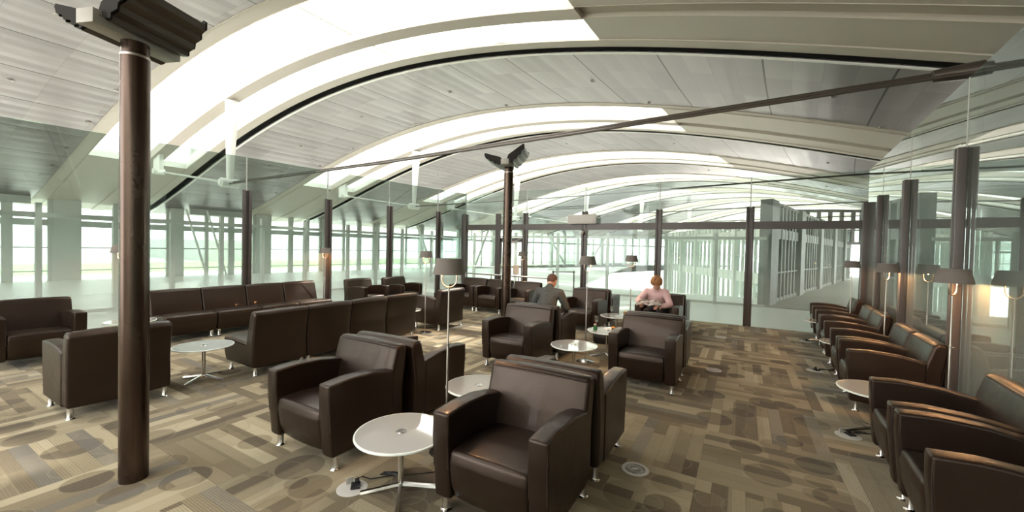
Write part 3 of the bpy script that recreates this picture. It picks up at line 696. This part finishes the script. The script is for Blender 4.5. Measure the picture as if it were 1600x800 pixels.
# ------------------------------------------------------------------ floor lamps
def emis(name, col, st):
    t = NT(name); e = t.n('ShaderNodeEmission'); e.inputs[0].default_value = (*col, 1); e.inputs[1].default_value = st; t.l(e.outputs[0], t.out.inputs[0]); return t.m
BULB = emis('warm_bulb', (1.0, 0.62, 0.30), 14)
def make_lamp():
    root = empty('floor_lamp'); ZB = 1.43
    bm = bmesh.new(); lathe(bm, [(0, 0), (0.13, 0), (0.132, 0.006), (0.11, 0.016), (0.05, 0.026), (0.012, 0.034), (0, 0.034)], 40); finish(bm, 'base', CHROME, root)
    bm = bmesh.new(); lathe(bm, [(0.0, 0.03), (0.0095, 0.03), (0.0095, 0.86), (0.007, 0.87), (0.007, 1.325), (0, 1.325)], 14); finish(bm, 'pole', STEEL, root)
    bm = bmesh.new(); cyl(bm, (0.0, 0, 0.855), (0.0, 0, 0.875), 0.013); cyl(bm, (0, -0.03, 0.865), (0, 0, 0.865), 0.006); finish(bm, 'height_knob', STEEL, root)
    bm = bmesh.new()
    tube(bm, [(0.058*sin(a)*1.05, 0, 1.385-0.06*cos(a)) for a in [radians(-92+184*i/16) for i in range(17)]], 0.0055, 8)
    for s_ in (-1, 1): tube(bm, [(s_*0.061, 0, 1.385), (s_*0.063, 0, 1.47)], 0.005, 8)
    finish(bm, 'yoke', STEEL, root)
    bm = bmesh.new(); lathe(bm, [(0.130, ZB), (0.100, ZB+0.125), (0.0, ZB+0.126), (0.0, ZB+0.120), (0.096, ZB+0.119), (0.126, ZB)], 48); finish(bm, 'lamp_shade', SHADE, root)
    bm = bmesh.new(); ball(bm, (0, 0, ZB+0.055), 0.024, (1, 1, 1.3), 14, 10); cyl(bm, (0, 0, ZB+0.075), (0, 0, ZB+0.118), 0.014); finish(bm, 'bulb', BULB, root)
    return root
LP = make_lamp(); lp_used = False
ld = bpy.data.lights.new('lamp_glow', 'POINT'); ld.energy = 9.0; ld.color = (1.0, 0.52, 0.22); ld.shadow_soft_size = 0.03
for (x, y, rz, lab, pw) in [(-2.03, 2.52, 28, 'with the largest shade, standing behind the nearest side table', 9), (-5.22, 5.78, 20, 'at the end of the sofa row with a domed base', 9),
    (-1.98, 5.66, 60, 'between the man and the table with the cans', 5), (-1.96, 8.25, 20, 'beside the woman in pink', 5), (-8.30, 5.81, 30, 'glowing against the bronze post of the left glass wall', 9),
    (-8.62, 2.42, 20, 'at the left glass wall, half behind the near column', 9), (-5.35, 9.85, 20, 'seen beside the far column, before the door', 5),
    (1.60, 4.98, 50, 'nearest one at the right glass wall', 14), (1.73, 7.42, 50, 'second along the right glass wall', 14), (1.72, 9.43, 50, 'farthest one at the right glass wall, before the corner post', 9)]:
    o = LP if not lp_used else copy_tree(LP); lp_used = True
    o.location = (x, y, 0); o.rotation_euler = (0, 0, radians(rz)); tag(o, 'slim grey shaded floor lamp ' + lab, 'floor lamp', 'floor lamps between the seats')
    d_ = ld.copy(); d_.energy = pw*0.9; lo = bpy.data.objects.new('lamp_light', d_); COL.objects.link(lo); lo.location = (0, 0, 1.455); lo.parent = o

# ------------------------------------------------------------------ floor diffusers and power boxes
def make_diffuser():
    root = empty('floor_diffuser'); R = 0.095
    bm = bmesh.new(); lathe(bm, [(R*0.78, 0.002), (R*0.80, 0.006), (R, 0.006), (R*1.05, 0.0005), ], 40); finish(bm, 'rim', GREYBOX2, root)
    bm = bmesh.new(); lathe(bm, [(0, 0.0015), (R*0.79, 0.0015)], 40); finish(bm, 'well', BLACKP, root)
    bm = bmesh.new()
    for ring, (r0, r1, n) in enumerate(((0.018, 0.044, 14), (0.048, 0.075, 26))):
        for i in range(n):
            a = 2*pi*i/n; sgn = 0.35 if ring else -0.5
            pts = [(r*cos(a+sgn*(r-r0)/0.03), r*sin(a+sgn*(r-r0)/0.03), 0.004) for r in (r0, (r0+r1)/2, r1)]; tube(bm, pts, 0.0022, 4)
    lathe(bm, [(0, 0.006), (0.017, 0.006), (0.018, 0.003)], 20); lathe(bm, [(0.044, 0.003), (0.0445, 0.0055), (0.048, 0.0055), (0.0485, 0.003)], 40)
    finish(bm, 'grille', GREYBOX2, root); return root
GREYBOX2 = simple('pale_grey_plastic', (0.52, 0.50, 0.46), 0.5, var=0.04)
DF = make_diffuser(); df = False
for x, y, lab in ((-0.66, 3.08, 'beside the nearest armchair pair'), (-0.31, 6.28, 'midway up the aisle'), (-0.33, 8.8, 'farthest up the aisle near the glass wall')):
    o = DF if not df else copy_tree(DF); df = True; o.location = (x, y, 0); tag(o, 'round grey air diffuser in the carpet ' + lab, 'floor diffuser', 'floor diffusers')
def power_box(x, y, lab, rz=0.0, cord=None):
    root = empty('floor_power_box', (x, y, 0), rz)
    bm = bmesh.new(); lathe(bm, [(0, 0.004), (0.085, 0.004), (0.10, 0.0)], 36); finish(bm, 'cover_plate', GREYBOX2, root)
    bm = bmesh.new(); box(bm, (0.02, 0.01, 0.012), (0.06, 0.075, 0.014), 0.3, 0.003); box(bm, (0.02, 0.035, 0.03), (0.028, 0.022, 0.03), 0.3, 0.004); finish(bm, 'socket', BLACKP, root)
    bm = bmesh.new(); box(bm, (-0.035, 0.045, 0.02), (0.05, 0.006, 0.05), 0.7); finish(bm, 'lid', GREYBOX2, root, smooth=0)
    tag(root, 'round floor power box ' + lab, 'power box', 'floor power boxes')
    bm = bmesh.new(); cr = Matrix.Rotation(rz, 4, 'Z'); base = Vector((x, y, 0))
    pts = [(0.02, 0.035, 0.05), (0.05, 0.06, 0.045), (0.09, 0.09, 0.012)]
    for i in range(26): a = i*0.9; pts.append((0.20+0.075*cos(a)*(1 if i % 2 else 0.9)+0.002*i, 0.16+0.018*sin(a*1.3), 0.012+0.004*(i % 3)))
    pts += [(0.33, 0.17, 0.008), (0.42, 0.19, 0.006), (0.52, 0.22, 0.006)]
    tube(bm, [base + (cr @ (Vector(p_)*(cord or 1.0))) for p_ in pts], 0.004, 6)
    tag(finish(bm, 'power_cord', BLACKP), 'bundled black lamp cord on the carpet, ' + lab, 'power cord', 'lamp cords')
power_box(-2.25, 1.80, 'under the nearest side table', 0.5)
power_box(0.88, 4.72, 'by the first table of the right wall row', 0.2, 0.6)
power_box(0.93, 7.10, 'by the second table of the right wall row', 0.2, 0.6)
power_box(1.08, 9.40, 'by the last table of the right wall row', 0.2, 0.5)

# ------------------------------------------------------------------ things on the tables
CLEAR = glass('drinking_glass', (0.94, 0.96, 0.95), 0.05, 0.05, 0, 3, 1.2, 0.05)
def lathe_thing(name, prof, mat, loc, label, cat, parent=None, seg=24):
    bm = bmesh.new(); lathe(bm, prof, seg); o = finish(bm, name, mat, parent, loc)
    if label: tag(o, label, cat)
    return o
TZ = 0.405
wg = [(0, 0), (0.034, 0.0), (0.034, 0.003), (0.006, 0.008), (0.004, 0.03), (0.004, 0.085), (0.022, 0.10), (0.034, 0.125), (0.036, 0.15), (0.030, 0.195), (0.028, 0.195), (0.033, 0.15), (0.030, 0.125), (0, 0.10)]
lathe_thing('wine_glass', wg, CLEAR, (-2.13, 7.52, TZ), 'stemmed wine glass on the table beside the woman in pink', 'wine glass')
lathe_thing('wine_glass', wg, CLEAR, (-2.00, 6.20, TZ), 'stemmed wine glass standing behind the lamp pole, next to the green can', 'wine glass')
GREEN = simple('green_can', (0.05, 0.22, 0.07), 0.3, 0.4); PINK = simple('pink_lid', (0.75, 0.38, 0.38), 0.5); ORANGE = simple('orange_peel', (0.80, 0.33, 0.03), 0.5)
AMBER = simple('amber_drink', (0.20, 0.10, 0.02), 0.15, 0, 0.8)
c1 = lathe_thing('drink_can', [(0, 0), (0.026, 0.0), (0.029, 0.006), (0.029, 0.07), (0.025, 0.078), (0, 0.078)], GREEN, (-1.96, 6.03, TZ), 'small green drink can on the middle table', 'drink can')
bm = bmesh.new(); ball(bm, (0, 0, 0.088), 0.024, (1, 1, 0.6)); finish(bm, 'paper_wad', PINK, c1)
c2 = lathe_thing('tumbler', [(0, 0), (0.026, 0.0), (0.031, 0.075), (0.028, 0.075), (0.024, 0.006), (0, 0.006)], AMBER, (-1.66, 5.98, TZ), 'dark tumbler topped with orange on the middle table', 'tumbler')
bm = bmesh.new(); ball(bm, (0, 0, 0.082), 0.026, (1, 1, 0.55)); finish(bm, 'orange_slice', ORANGE, c2)
c3 = lathe_thing('tumbler', [(0, 0), (0.026, 0.0), (0.031, 0.055), (0.028, 0.055), (0.024, 0.006), (0, 0.006)], AMBER, (-1.95, 7.80, TZ), 'low tumbler with orange slice on the table nearest the woman', 'tumbler')
bm = bmesh.new(); ball(bm, (0, 0, 0.06), 0.024, (1, 1, 0.5)); finish(bm, 'orange_slice', ORANGE, c3)
bm = bmesh.new(); lathe(bm, [(0, 0), (0.030, 0), (0.034, 0.012), (0.030, 0.014), (0.027, 0.004), (0, 0.004)], 24)
tag(finish(bm, 'coaster', simple('dark_red_coaster', (0.10, 0.03, 0.025), 0.4), None, (1.16, 4.86, TZ)), 'small dark red coaster on the first right wall table', 'coaster')
def paper(name, loc, sx_, sy_, rz, label, mat, thick=0.006, cat='magazine'):
    bm = bmesh.new(); n = 8; top = []; 
    for j in (0, 1):
        top.append([bm.verts.new((sx_*(i/n-0.5), sy_*(j-0.5), thick + 0.006*abs(sin(pi*i/n*2)))) for i in range(n+1)])
    bot = [[bm.verts.new((v_.co.x, v_.co.y, v_.co.z-thick)) for v_ in r_] for r_ in top]
    for i in range(n):
        bm.faces.new((top[0][i], top[0][i+1], top[1][i+1], top[1][i])); bm.faces.new((bot[0][i], bot[1][i], bot[1][i+1], bot[0][i+1]))
        for r_ in (0, 1): bm.faces.new((top[r_][i], top[r_][i+1], bot[r_][i+1], bot[r_][i]))
    for i in (0, n): bm.faces.new((top[0][i], top[1][i], bot[1][i], bot[0][i]))
    o = finish(bm, name, mat, None, loc, smooth=30); o.rotation_euler = (0, 0, rz); return tag(o, label, cat)
WHITEPAPER = simple('white_paper', (0.8, 0.79, 0.76), 0.5)
def cover(name, cols):
    t = NT(name); p = t.obj(); v = t.n('ShaderNodeTexVoronoi'); t.l(p, v.inputs['Vector']); v.inputs['Scale'].default_value = 14
    s_ = t.n('ShaderNodeSeparateColor'); t.l(v.outputs['Color'], s_.inputs[0])
    t.bsdf(t.ramp(s_.outputs[0], [(i/len(cols), c_) for i, c_ in enumerate(cols)], 'CONSTANT'), 0.3); return t.m
MAG1 = cover('magazine_cover', [(0.03, 0.03, 0.035), (0.5, 0.5, 0.5), (0.10, 0.10, 0.16), (0.75, 0.74, 0.7)])
MAG2 = cover('magazine_cover_warm', [(0.60, 0.30, 0.08), (0.08, 0.08, 0.12), (0.7, 0.65, 0.6)])
MAG3 = cover('magazine_page', [(0.62, 0.60, 0.58), (0.75, 0.74, 0.72), (0.16, 0.14, 0.14), (0.50, 0.47, 0.45)])
paper('napkin', (-1.80, 6.25, TZ), 0.16, 0.16, 0.5, 'folded white paper napkin on the middle table', WHITEPAPER, 0.004, 'napkin')
for i, (dx, dz, m_) in enumerate(((0, 0, MAG1), (0.02, 0.018, MAG2), (-0.01, 0.036, MAG1))):
    paper('magazine', (-6.40+dx, 7.12, TZ+0.001+dz), 0.21, 0.28, 0.4+0.3*i, 'magazine ' + ['at the bottom of', 'with orange cover in the middle of', 'on top of'][i] + ' the stack at the far left', m_, 0.011)
paper('magazine', (-6.13, 7.10, TZ+0.001), 0.15, 0.2, 0.2, 'single magazine lying right of the magazine stack', MAG1, 0.006)
# dark bag on the floor behind the middle table
bm = bmesh.new(); prof = fillet([(-0.12, 0.0), (-0.14, 0.12), (-0.09, 0.20), (0.09, 0.20), (0.14, 0.12), (0.12, 0.0)], 0.05, 4); puff(bm, prof, -0.16, 0.16, 0.05, 4, 6, 0.02)
bg = finish(bm, 'travel_bag', simple('black_nylon', (0.018, 0.017, 0.018), 0.7), None, (-2.12, 7.0, 0.0)); tag(bg, 'small black bag on the carpet under the wine glass table', 'bag')
bm = bmesh.new(); tube(bm, [(-0.08, 0, 0.20), (-0.07, 0, 0.27), (0, 0, 0.30), (0.07, 0, 0.27), (0.08, 0, 0.20)], 0.009, 6); finish(bm, 'handle', BLACKP, bg)

# ------------------------------------------------------------------ far end: railing, belt posts, blank sign, camera
def rail(x0, x1, y, h, label):
    root = empty('railing', ((x0+x1)/2, y, 0)); L = x1-x0
    bm = bmesh.new(); tube(bm, [(-L/2, 0, h), (L/2, 0, h)], 0.022, 10); finish(bm, 'handrail', CHROME, root)
    n = max(1, int(L/0.9))
    for i in range(n+1):
        bm = bmesh.new(); xx = -L/2+0.06+(L-0.12)*i/n; tube(bm, [(xx, 0, 0), (xx, 0, h-0.02)], 0.016, 8); finish(bm, 'baluster', CHROME, root)
    tag(root, label, 'railing')
rail(-7.3, -4.45, 9.78, 0.86, 'steel handrail behind the three far armchairs'); rail(-8.6, -7.2, 11.6, 0.98, 'short steel handrail outside the far left corner of the glass')
def belt_post(x, y, lab, to=None):
    root = empty('belt_post', (x, y, -0.02)); bm = bmesh.new()
    lathe(bm, [(0, 0), (0.16, 0), (0.16, 0.012), (0.03, 0.03), (0.025, 0.05), (0.025, 0.90), (0, 0.90)], 24); finish(bm, 'pole', BLACKP, root)
    bm = bmesh.new(); lathe(bm, [(0, 0.90), (0.036, 0.90), (0.036, 0.97), (0, 0.98)], 20); finish(bm, 'belt_head', BLACKP, root)
    if to:
        d = Vector((to[0]-x, to[1]-y, 0)); bm = bmesh.new(); box(bm, (d.x/2, d.y/2, 0.94), (d.length, 0.004, 0.05), atan2(d.y, d.x)); finish(bm, 'belt', PALEPOST, root, smooth=0)
    tag(root, 'black retractable belt post ' + lab, 'belt post', 'belt posts beyond the far glass')
belt_post(-5.25, 11.75, 'outside the far glass, just behind the man', (-4.72, 12.2)); belt_post(-4.72, 12.2, 'outside the far glass, right of the man')
bm = bmesh.new(); box(bm, (0, 0, 0), (0.80, 0.05, 0.25), bev=0.008); sg_ = finish(bm, 'sign_panel', simple('blank_sign', (0.62, 0.57, 0.53), 0.5, var=0.02), None, (-3.82, FY-0.18, 2.475))
tag(sg_, 'blank taupe sign box fixed across a post of the far glass wall', 'sign')
bm = bmesh.new(); ball(bm, (0, -0.02, 0), 0.045, (1, 1, 1.1)); box(bm, (0, 0.03, 0.02), (0.07, 0.05, 0.08), bev=0.01)
tag(finish(bm, 'security_camera', CREAM, None, (-3.82, FY-0.125, 2.10)), 'small round white device on the post under the sign box', 'security camera')

# ------------------------------------------------------------------ outdoors seen through the far facade
def coach(x, y, rz, lab):
    root = empty('airport_coach', (x, y, -4.0), rz); bm = bmesh.new(); box(bm, (0, 0, 1.75), (11, 2.6, 2.7), bev=0.18); finish(bm, 'body', WHITEP, root)
    for s_ in (-1, 1):
        bm = bmesh.new(); box(bm, (0, s_*1.31, 2.2), (10.2, 0.04, 0.9), bev=0.01); finish(bm, 'window_band', simple('blue_glass', (0.05, 0.10, 0.18), 0.15), root)
    for xx in (-3.6, 3.4):
        for s_ in (-1, 1):
            bm = bmesh.new(); cyl(bm, (xx, s_*1.05, 0.5), (xx, s_*1.32, 0.5), 0.5, None, 20); finish(bm, 'wheel', BLACKP, root)
    tag(root, lab, 'bus')
coach(5, 58, 0.05, 'white airport bus with blue windows parked outside beyond the hall')
bm = bmesh.new(); box(bm, (0, 0, 3), (40, 12, 6)); tag(finish(bm, 'terminal_building', WALLPALE, None, (-150, 60, -4.0), smooth=0), 'low pale building far across the airfield', 'building')
bm = bmesh.new(); box(bm, (0, 0, 4.5), (30, 14, 9)); box(bm, (6, 0, 10), (8, 8, 3)); tag(finish(bm, 'terminal_building', WALLPALE, None, (-40, 130, -4.0), smooth=0), 'taller pale building with a roof block beyond the apron', 'building')

# ------------------------------------------------------------------ people
SKIN = simple('skin', (0.55, 0.31, 0.22), 0.5, var=0.06, scale=20)
def limb(bm, pts, rad, flat=(1, 1, 1)):
    """dense run of overlapping spheres along a bent line; fused by the remesher afterwards"""
    for (a, ra), (b, rb) in zip(zip(pts, rad), list(zip(pts, rad))[1:]):
        a, b = Vector(a), Vector(b); n = max(2, int((b-a).length/(min(ra, rb)*0.35)))
        for i in range(n+1):
            f = i/n; ball(bm, a.lerp(b, f), ra+(rb-ra)*f, flat, 14, 9)
def fuse(bm, name, mat, parent, vox, smooth=6):
    me0 = bpy.data.meshes.new(name); me0.from_pydata([tuple(v) for v in bm.v], [], bm.f); o = link(name, me0, mat, parent)
    m_ = o.modifiers.new('r', 'REMESH'); m_.mode = 'VOXEL'; m_.voxel_size = vox; m_.use_smooth_shade = True
    s_ = o.modifiers.new('s', 'SMOOTH'); s_.factor = 0.5; s_.iterations = smooth
    dg = bpy.context.evaluated_depsgraph_get(); dg.update(); ev = o.evaluated_get(dg); me = bpy.data.meshes.new_from_object(ev)
    o.modifiers.clear(); o.data = me
    for f in me.polygons: f.use_smooth = True
    if not me.materials: me.materials.append(mat)
    return o
def head(bm, c, M):
    """skull, jaw, nose, ears, brow, neck stub; M orients the head (local -Y is the face)"""
    T = Matrix.Translation(c) @ M
    ball(bm, (0, 0.012, 0.035), 0.082, (0.92, 1.12, 1.05), 20, 14, T); ball(bm, (0, -0.022, -0.035), 0.062, (0.95, 0.98, 1.15), 18, 12, T)
    ball(bm, (0, -0.058, -0.082), 0.028, (1.1, 0.8, 0.8), 12, 8, T)
    limb_pts = [(0, -0.086, 0.012), (0, -0.104, -0.022)]
    for i in range(5): f = i/4; ball(bm, Vector(limb_pts[0]).lerp(Vector(limb_pts[1]), f), 0.009+0.006*f, (1, 1, 1), 8, 6, T)
    for s_ in (-1, 1):
        ball(bm, (s_*0.078, 0.012, -0.005), 0.026, (0.35, 0.75, 1.2), 10, 8, T); ball(bm, (s_*0.032, -0.074, 0.022), 0.016, (1.4, 0.6, 0.5), 10, 8, T)
        ball(bm, (s_*0.036, -0.058, -0.03), 0.024, (1, 0.8, 0.9), 10, 8, T)
    ball(bm, (0, -0.082, -0.055), 0.014, (1.5, 0.5, 0.5), 10, 6, T); ball(bm, (0, -0.081, -0.066), 0.012, (1.4, 0.5, 0.5), 10, 6, T)
def hand(bm, w, d, nrm, side, curl=0.9, sc=1.0):
    """palm, four unequal curled fingers and a side thumb; w wrist, d pointing direction, nrm back of the hand"""
    w, d = Vector(w), Vector(d).normalized(); nrm = Vector(nrm); nrm = (nrm-d*nrm.dot(d)).normalized(); s_ = d.cross(nrm)*side
    for i in range(7):
        f = i/6
        for q in (-1.5, -0.5, 0.5, 1.5): ball(bm, w+d*(0.015+0.072*f)*sc+s_*q*0.0185*sc*(0.75+0.25*f), 0.0135*sc, (1, 1, 1), 8, 6)
    for q, L in ((-1.5, 0.062), (-0.5, 0.076), (0.5, 0.080), (1.5, 0.070)):
        p_ = w+d*0.088*sc+s_*q*0.021*sc; dirv = d.copy(); seg = [0.45, 0.30, 0.25]; ang = 0.25
        for sgm, ca in zip(seg, (0.35, 0.8, 0.7)):
            ang_ = ca*curl; dirv = (dirv*cos(ang_)-nrm*sin(ang_)).normalized(); e_ = p_+dirv*L*sgm*sc
            for i in range(5): ball(bm, p_.lerp(e_, i/4), (0.0088-0.0008*i/4)*sc, (1, 1, 1), 8, 6)
            p_ = e_
    p_ = w+d*0.03*sc+s_*0.030*sc; dirv = (d*0.6+s_*0.75-nrm*0.25).normalized()
    for sgm in (0.034, 0.028, 0.022):
        e_ = p_+dirv*sgm*sc
        for i in range(5): ball(bm, p_.lerp(e_, i/4), 0.0105*sc, (1, 1, 1), 8, 6)
        p_ = e_; dirv = (dirv+d*0.35-nrm*0.2).normalized()
def person(loc, rz, label, P, shirt, trousers, hairf, shoe):
    """P: joints in the person's own frame, facing -Y, floor at z=0"""
    root = empty('person', loc, rz)
    bm = Soup(); HM = Matrix.Rotation(P['head_turn'], 4, 'Z') @ Matrix.Rotation(P['head_nod'], 4, 'X')
    head(bm, P['head'], HM); limb(bm, [P['chest'], P['neck'], Vector(P['head'])+HM @ Vector((0, 0.03, -0.05))], [0.07, 0.056, 0.052])
    limb(bm, [P['pelvis'], P['waist'], P['chest']], [0.11, 0.10, 0.10], (1.2, 0.8, 1))
    for k, s_ in (('l', 1), ('r', -1)):
        limb(bm, [P['chest'], P['sh'+k], P['el'+k], P['wr'+k]], [0.07, 0.05, 0.038, 0.026])
        hand(bm, P['wr'+k], P['hd'+k], P['hn'+k], P['hs'+k], P.get('curl', 0.9))
        limb(bm, [P['pelvis'], P['hip'+k], P['kn'+k], P['an'+k]], [0.10, 0.078, 0.052, 0.036])
        A = Vector(P['an'+k]); limb(bm, [A, (A.x, A.y-0.13, 0.05)], [0.036, 0.03])
    fuse(bm, 'body', SKIN, root, 0.0065, 3)
    bm = Soup()
    limb(bm, [P['pelvis'], P['waist'], P['mid'], P['chest']], [0.125, 0.125, 0.13, 0.125], (1.28, 0.86, 1))
    limb(bm, [P['shr'], P['neckb'], P['shl']], [0.062, 0.072, 0.062]); limb(bm, [P['neckb'], P['neck']], [0.08, 0.062])
    limb(bm, [P['chest'], P['neckb']], [0.12, 0.09], (1.2, 0.8, 1))
    for k in 'lr':
        a, b = Vector(P['el'+k]), Vector(P['wr'+k]); end = a.lerp(b, P['sleeve'])
        limb(bm, [P['sh'+k], P['el'+k], end], [0.072, 0.056, 0.046]); limb(bm, [P['chest'], P['sh'+k]], [0.11, 0.072])
    so = fuse(bm, 'shirt', shirt, root, 0.009, 4)
    for v_ in so.data.vertices:   # cloth folds
        nz = noise.noise(v_.co*14)*0.006+noise.noise(v_.co*Vector((30, 8, 22)))*0.004; v_.co += v_.normal*nz
    bm = Soup(); limb(bm, [P['hipl'], P['pelvis'], P['hipr']], [0.105, 0.128, 0.105])
    for k in 'lr':
        A = Vector(P['an'+k]); limb(bm, [P['hip'+k], P['kn'+k], (A.x, A.y, A.z+0.02)], [0.10, 0.072, 0.056])
    fuse(bm, 'trousers', trousers, root, 0.010, 4)
    for k in 'lr':
        A = Vector(P['an'+k]); bm = Soup(); limb(bm, [(A.x, A.y+0.03, 0.045), (A.x, A.y-0.08, 0.042), (A.x, A.y-0.17, 0.034)], [0.044, 0.044, 0.033]); fuse(bm, 'shoe', shoe, root, 0.007, 3)
    hairf(root, P['head'], HM); return tag(root, label, 'person')
def short_hair(mat):
    def f(root, c, M):
        bm = bmesh.new(); T = Matrix.Translation(c) @ M; bmesh.ops.create_icosphere(bm, subdivisions=4, radius=0.088, matrix=Matrix.Identity(4))
        for v_ in bm.verts: v_.co = Vector((v_.co.x*0.93, v_.co.y*1.12+0.013, v_.co.z*1.04+0.033))
        kill = [v_ for v_ in bm.verts if v_.co.z < 0.062-max(0, v_.co.y+0.02)*1.35-0.01 or v_.co.y < -0.055]
        bmesh.ops.delete(bm, geom=kill, context='VERTS')
        for v_ in bm.verts: v_.co += v_.co.normalized()*noise.noise(v_.co*90)*0.0022; v_.co = T @ v_.co
        finish(bm, 'hair', mat, root, smooth=80)
    return f
def curly_hair(mat):
    def f(root, c, M):
        rnd = random.Random(4); bm = Soup(); T = Matrix.Translation(c) @ M
        ball(bm, (0, 0.022, 0.048), 0.092, (1.0, 1.08, 1.0), 24, 16, T)
        n = 0
        while n < 230:
            d = Vector((rnd.gauss(0, 1), rnd.gauss(0, 1), rnd.gauss(0, 1))).normalized(); p_ = Vector((d.x*0.094, d.y*0.104+0.022, d.z*0.098+0.045))
            if p_.z < 0.05 and p_.y < -0.03: continue
            if p_.z < -0.045: continue
            n += 1; ball(bm, p_, 0.014+0.010*rnd.random(), (1, 1, 1), 8, 6, T)
        fuse(bm, 'hair', mat, root, 0.006, 2)
    return f
# man: dark check shirt, seen from behind, facing +Y, leaning forward
t = NT('dark_check_shirt'); p = t.obj(); w1 = t.n('ShaderNodeSeparateXYZ'); t.l(p, w1.inputs[0])
gx_ = t.math('GREATER_THAN', t.math('SINE', t.math('MULTIPLY', w1.outputs[0], 330)), 0.55); gz_ = t.math('GREATER_THAN', t.math('SINE', t.math('MULTIPLY', w1.outputs[2], 330)), 0.55)
t.bsdf(t.mix(t.math('MULTIPLY', t.math('MAXIMUM', gx_, gz_), 0.8), (0.022, 0.028, 0.027, 1), (0.12, 0.12, 0.11, 1)), 0.85); CHECK = t.m
t = NT('pink_blouse'); p = t.obj(); w1 = t.n('ShaderNodeSeparateXYZ'); t.l(p, w1.inputs[0])
st = t.math('GREATER_THAN', t.math('SINE', t.math('MULTIPLY', w1.outputs[0], 260)), 0.2)
t.bsdf(t.mix(t.math('MULTIPLY', st, 0.45), (0.66, 0.42, 0.43, 1), (0.80, 0.66, 0.66, 1)), 0.8); PINKS = t.m
NAVY = simple('dark_trousers', (0.02, 0.02, 0.025), 0.85); HAIRB = simple('cropped_brown_hair', (0.12, 0.06, 0.04), 0.8, bump=0.5, bscale=400)
HAIRG = simple('ginger_hair', (0.36, 0.16, 0.06), 0.6, var=0.35, scale=30, bump=0.6, bscale=180)
PM = dict(head=(0.02, -0.225, 1.115), head_nod=radians(28), head_turn=radians(-8), neck=(0.01, -0.115, 1.03), neckb=(0, -0.075, 0.975), chest=(0, -0.06, 0.87), mid=(0, 0.0, 0.75), waist=(0, 0.05, 0.64), pelvis=(0, 0.10, 0.545),
    shl=(0.185, -0.09, 0.945), shr=(-0.185, -0.09, 0.945), ell=(0.29, -0.13, 0.705), elr=(-0.27, -0.16, 0.715), wrl=(0.20, -0.36, 0.70), wrr=(-0.16, -0.39, 0.69),
    hdl=(-0.5, -1, -0.05), hdr=(0.5, -1, -0.05), hnl=(0.1, 0, 1), hnr=(-0.1, 0, 1), hsl=-1, hsr=1, sleeve=0.9, hipl=(0.10, 0.04, 0.53), hipr=(-0.10, 0.04, 0.53), knl=(0.14, -0.42, 0.50), knr=(-0.14, -0.42, 0.50), anl=(0.14, -0.44, 0.10), anr=(-0.14, -0.42, 0.10))
person((-2.70, 5.83, 0), pi, 'man in a dark checked shirt seated with his back to us, head bowed', PM, CHECK, NAVY, short_hair(HAIRB), BLACKP)
PW = dict(head=(0.02, -0.235, 1.035), head_nod=radians(42), head_turn=radians(6), neck=(0.0, -0.15, 0.945), neckb=(0, -0.11, 0.89), chest=(0, -0.08, 0.79), mid=(0, -0.03, 0.69), waist=(0, 0.02, 0.61), pelvis=(0, 0.08, 0.535),
    shl=(0.165, -0.12, 0.87), shr=(-0.165, -0.12, 0.87), ell=(0.27, -0.20, 0.655), elr=(-0.31, -0.20, 0.70), wrl=(0.13, -0.40, 0.64), wrr=(-0.26, -0.42, 0.69),
    hdl=(-0.7, -1, -0.05), hdr=(0.5, -0.6, -0.2), hnl=(0.1, 0, 1), hnr=(-0.1, 0, 1), hsl=-1, hsr=1, sleeve=0.88, hipl=(0.09, 0.04, 0.52), hipr=(-0.09, 0.04, 0.52), knl=(0.12, -0.40, 0.50), knr=(-0.12, -0.40, 0.50), anl=(0.12, -0.40, 0.10), anr=(-0.12, -0.42, 0.10))
person((-1.42, 8.12, 0), 0, 'woman with curly ginger hair in a pink blouse, reading in an armchair', PW, PINKS, NAVY, curly_hair(HAIRG), BLACKP)
# open magazine in her hands
def open_mag(loc, rx, rz, sc, mat, label):
    bm = bmesh.new(); n = 12; rows = []
    for j in range(2):
        rows.append([bm.verts.new(((i/n-0.5)*0.42*sc, (j-0.5)*0.28*sc, 0.03*abs(sin(pi*(i/n)*2))*sc)) for i in range(n+1)])
    for i in range(n): bm.faces.new((rows[0][i], rows[0][i+1], rows[1][i+1], rows[1][i]))
    bmesh.ops.solidify(bm, geom=bm.faces[:], thickness=0.006)
    o = finish(bm, 'magazine', mat, None, loc, smooth=40); o.rotation_euler = (rx, 0, rz); return tag(o, label, 'magazine')
open_mag((-1.48, 7.66, 0.685), radians(14), radians(5), 1.0, MAG3, 'open magazine held by the woman in pink')
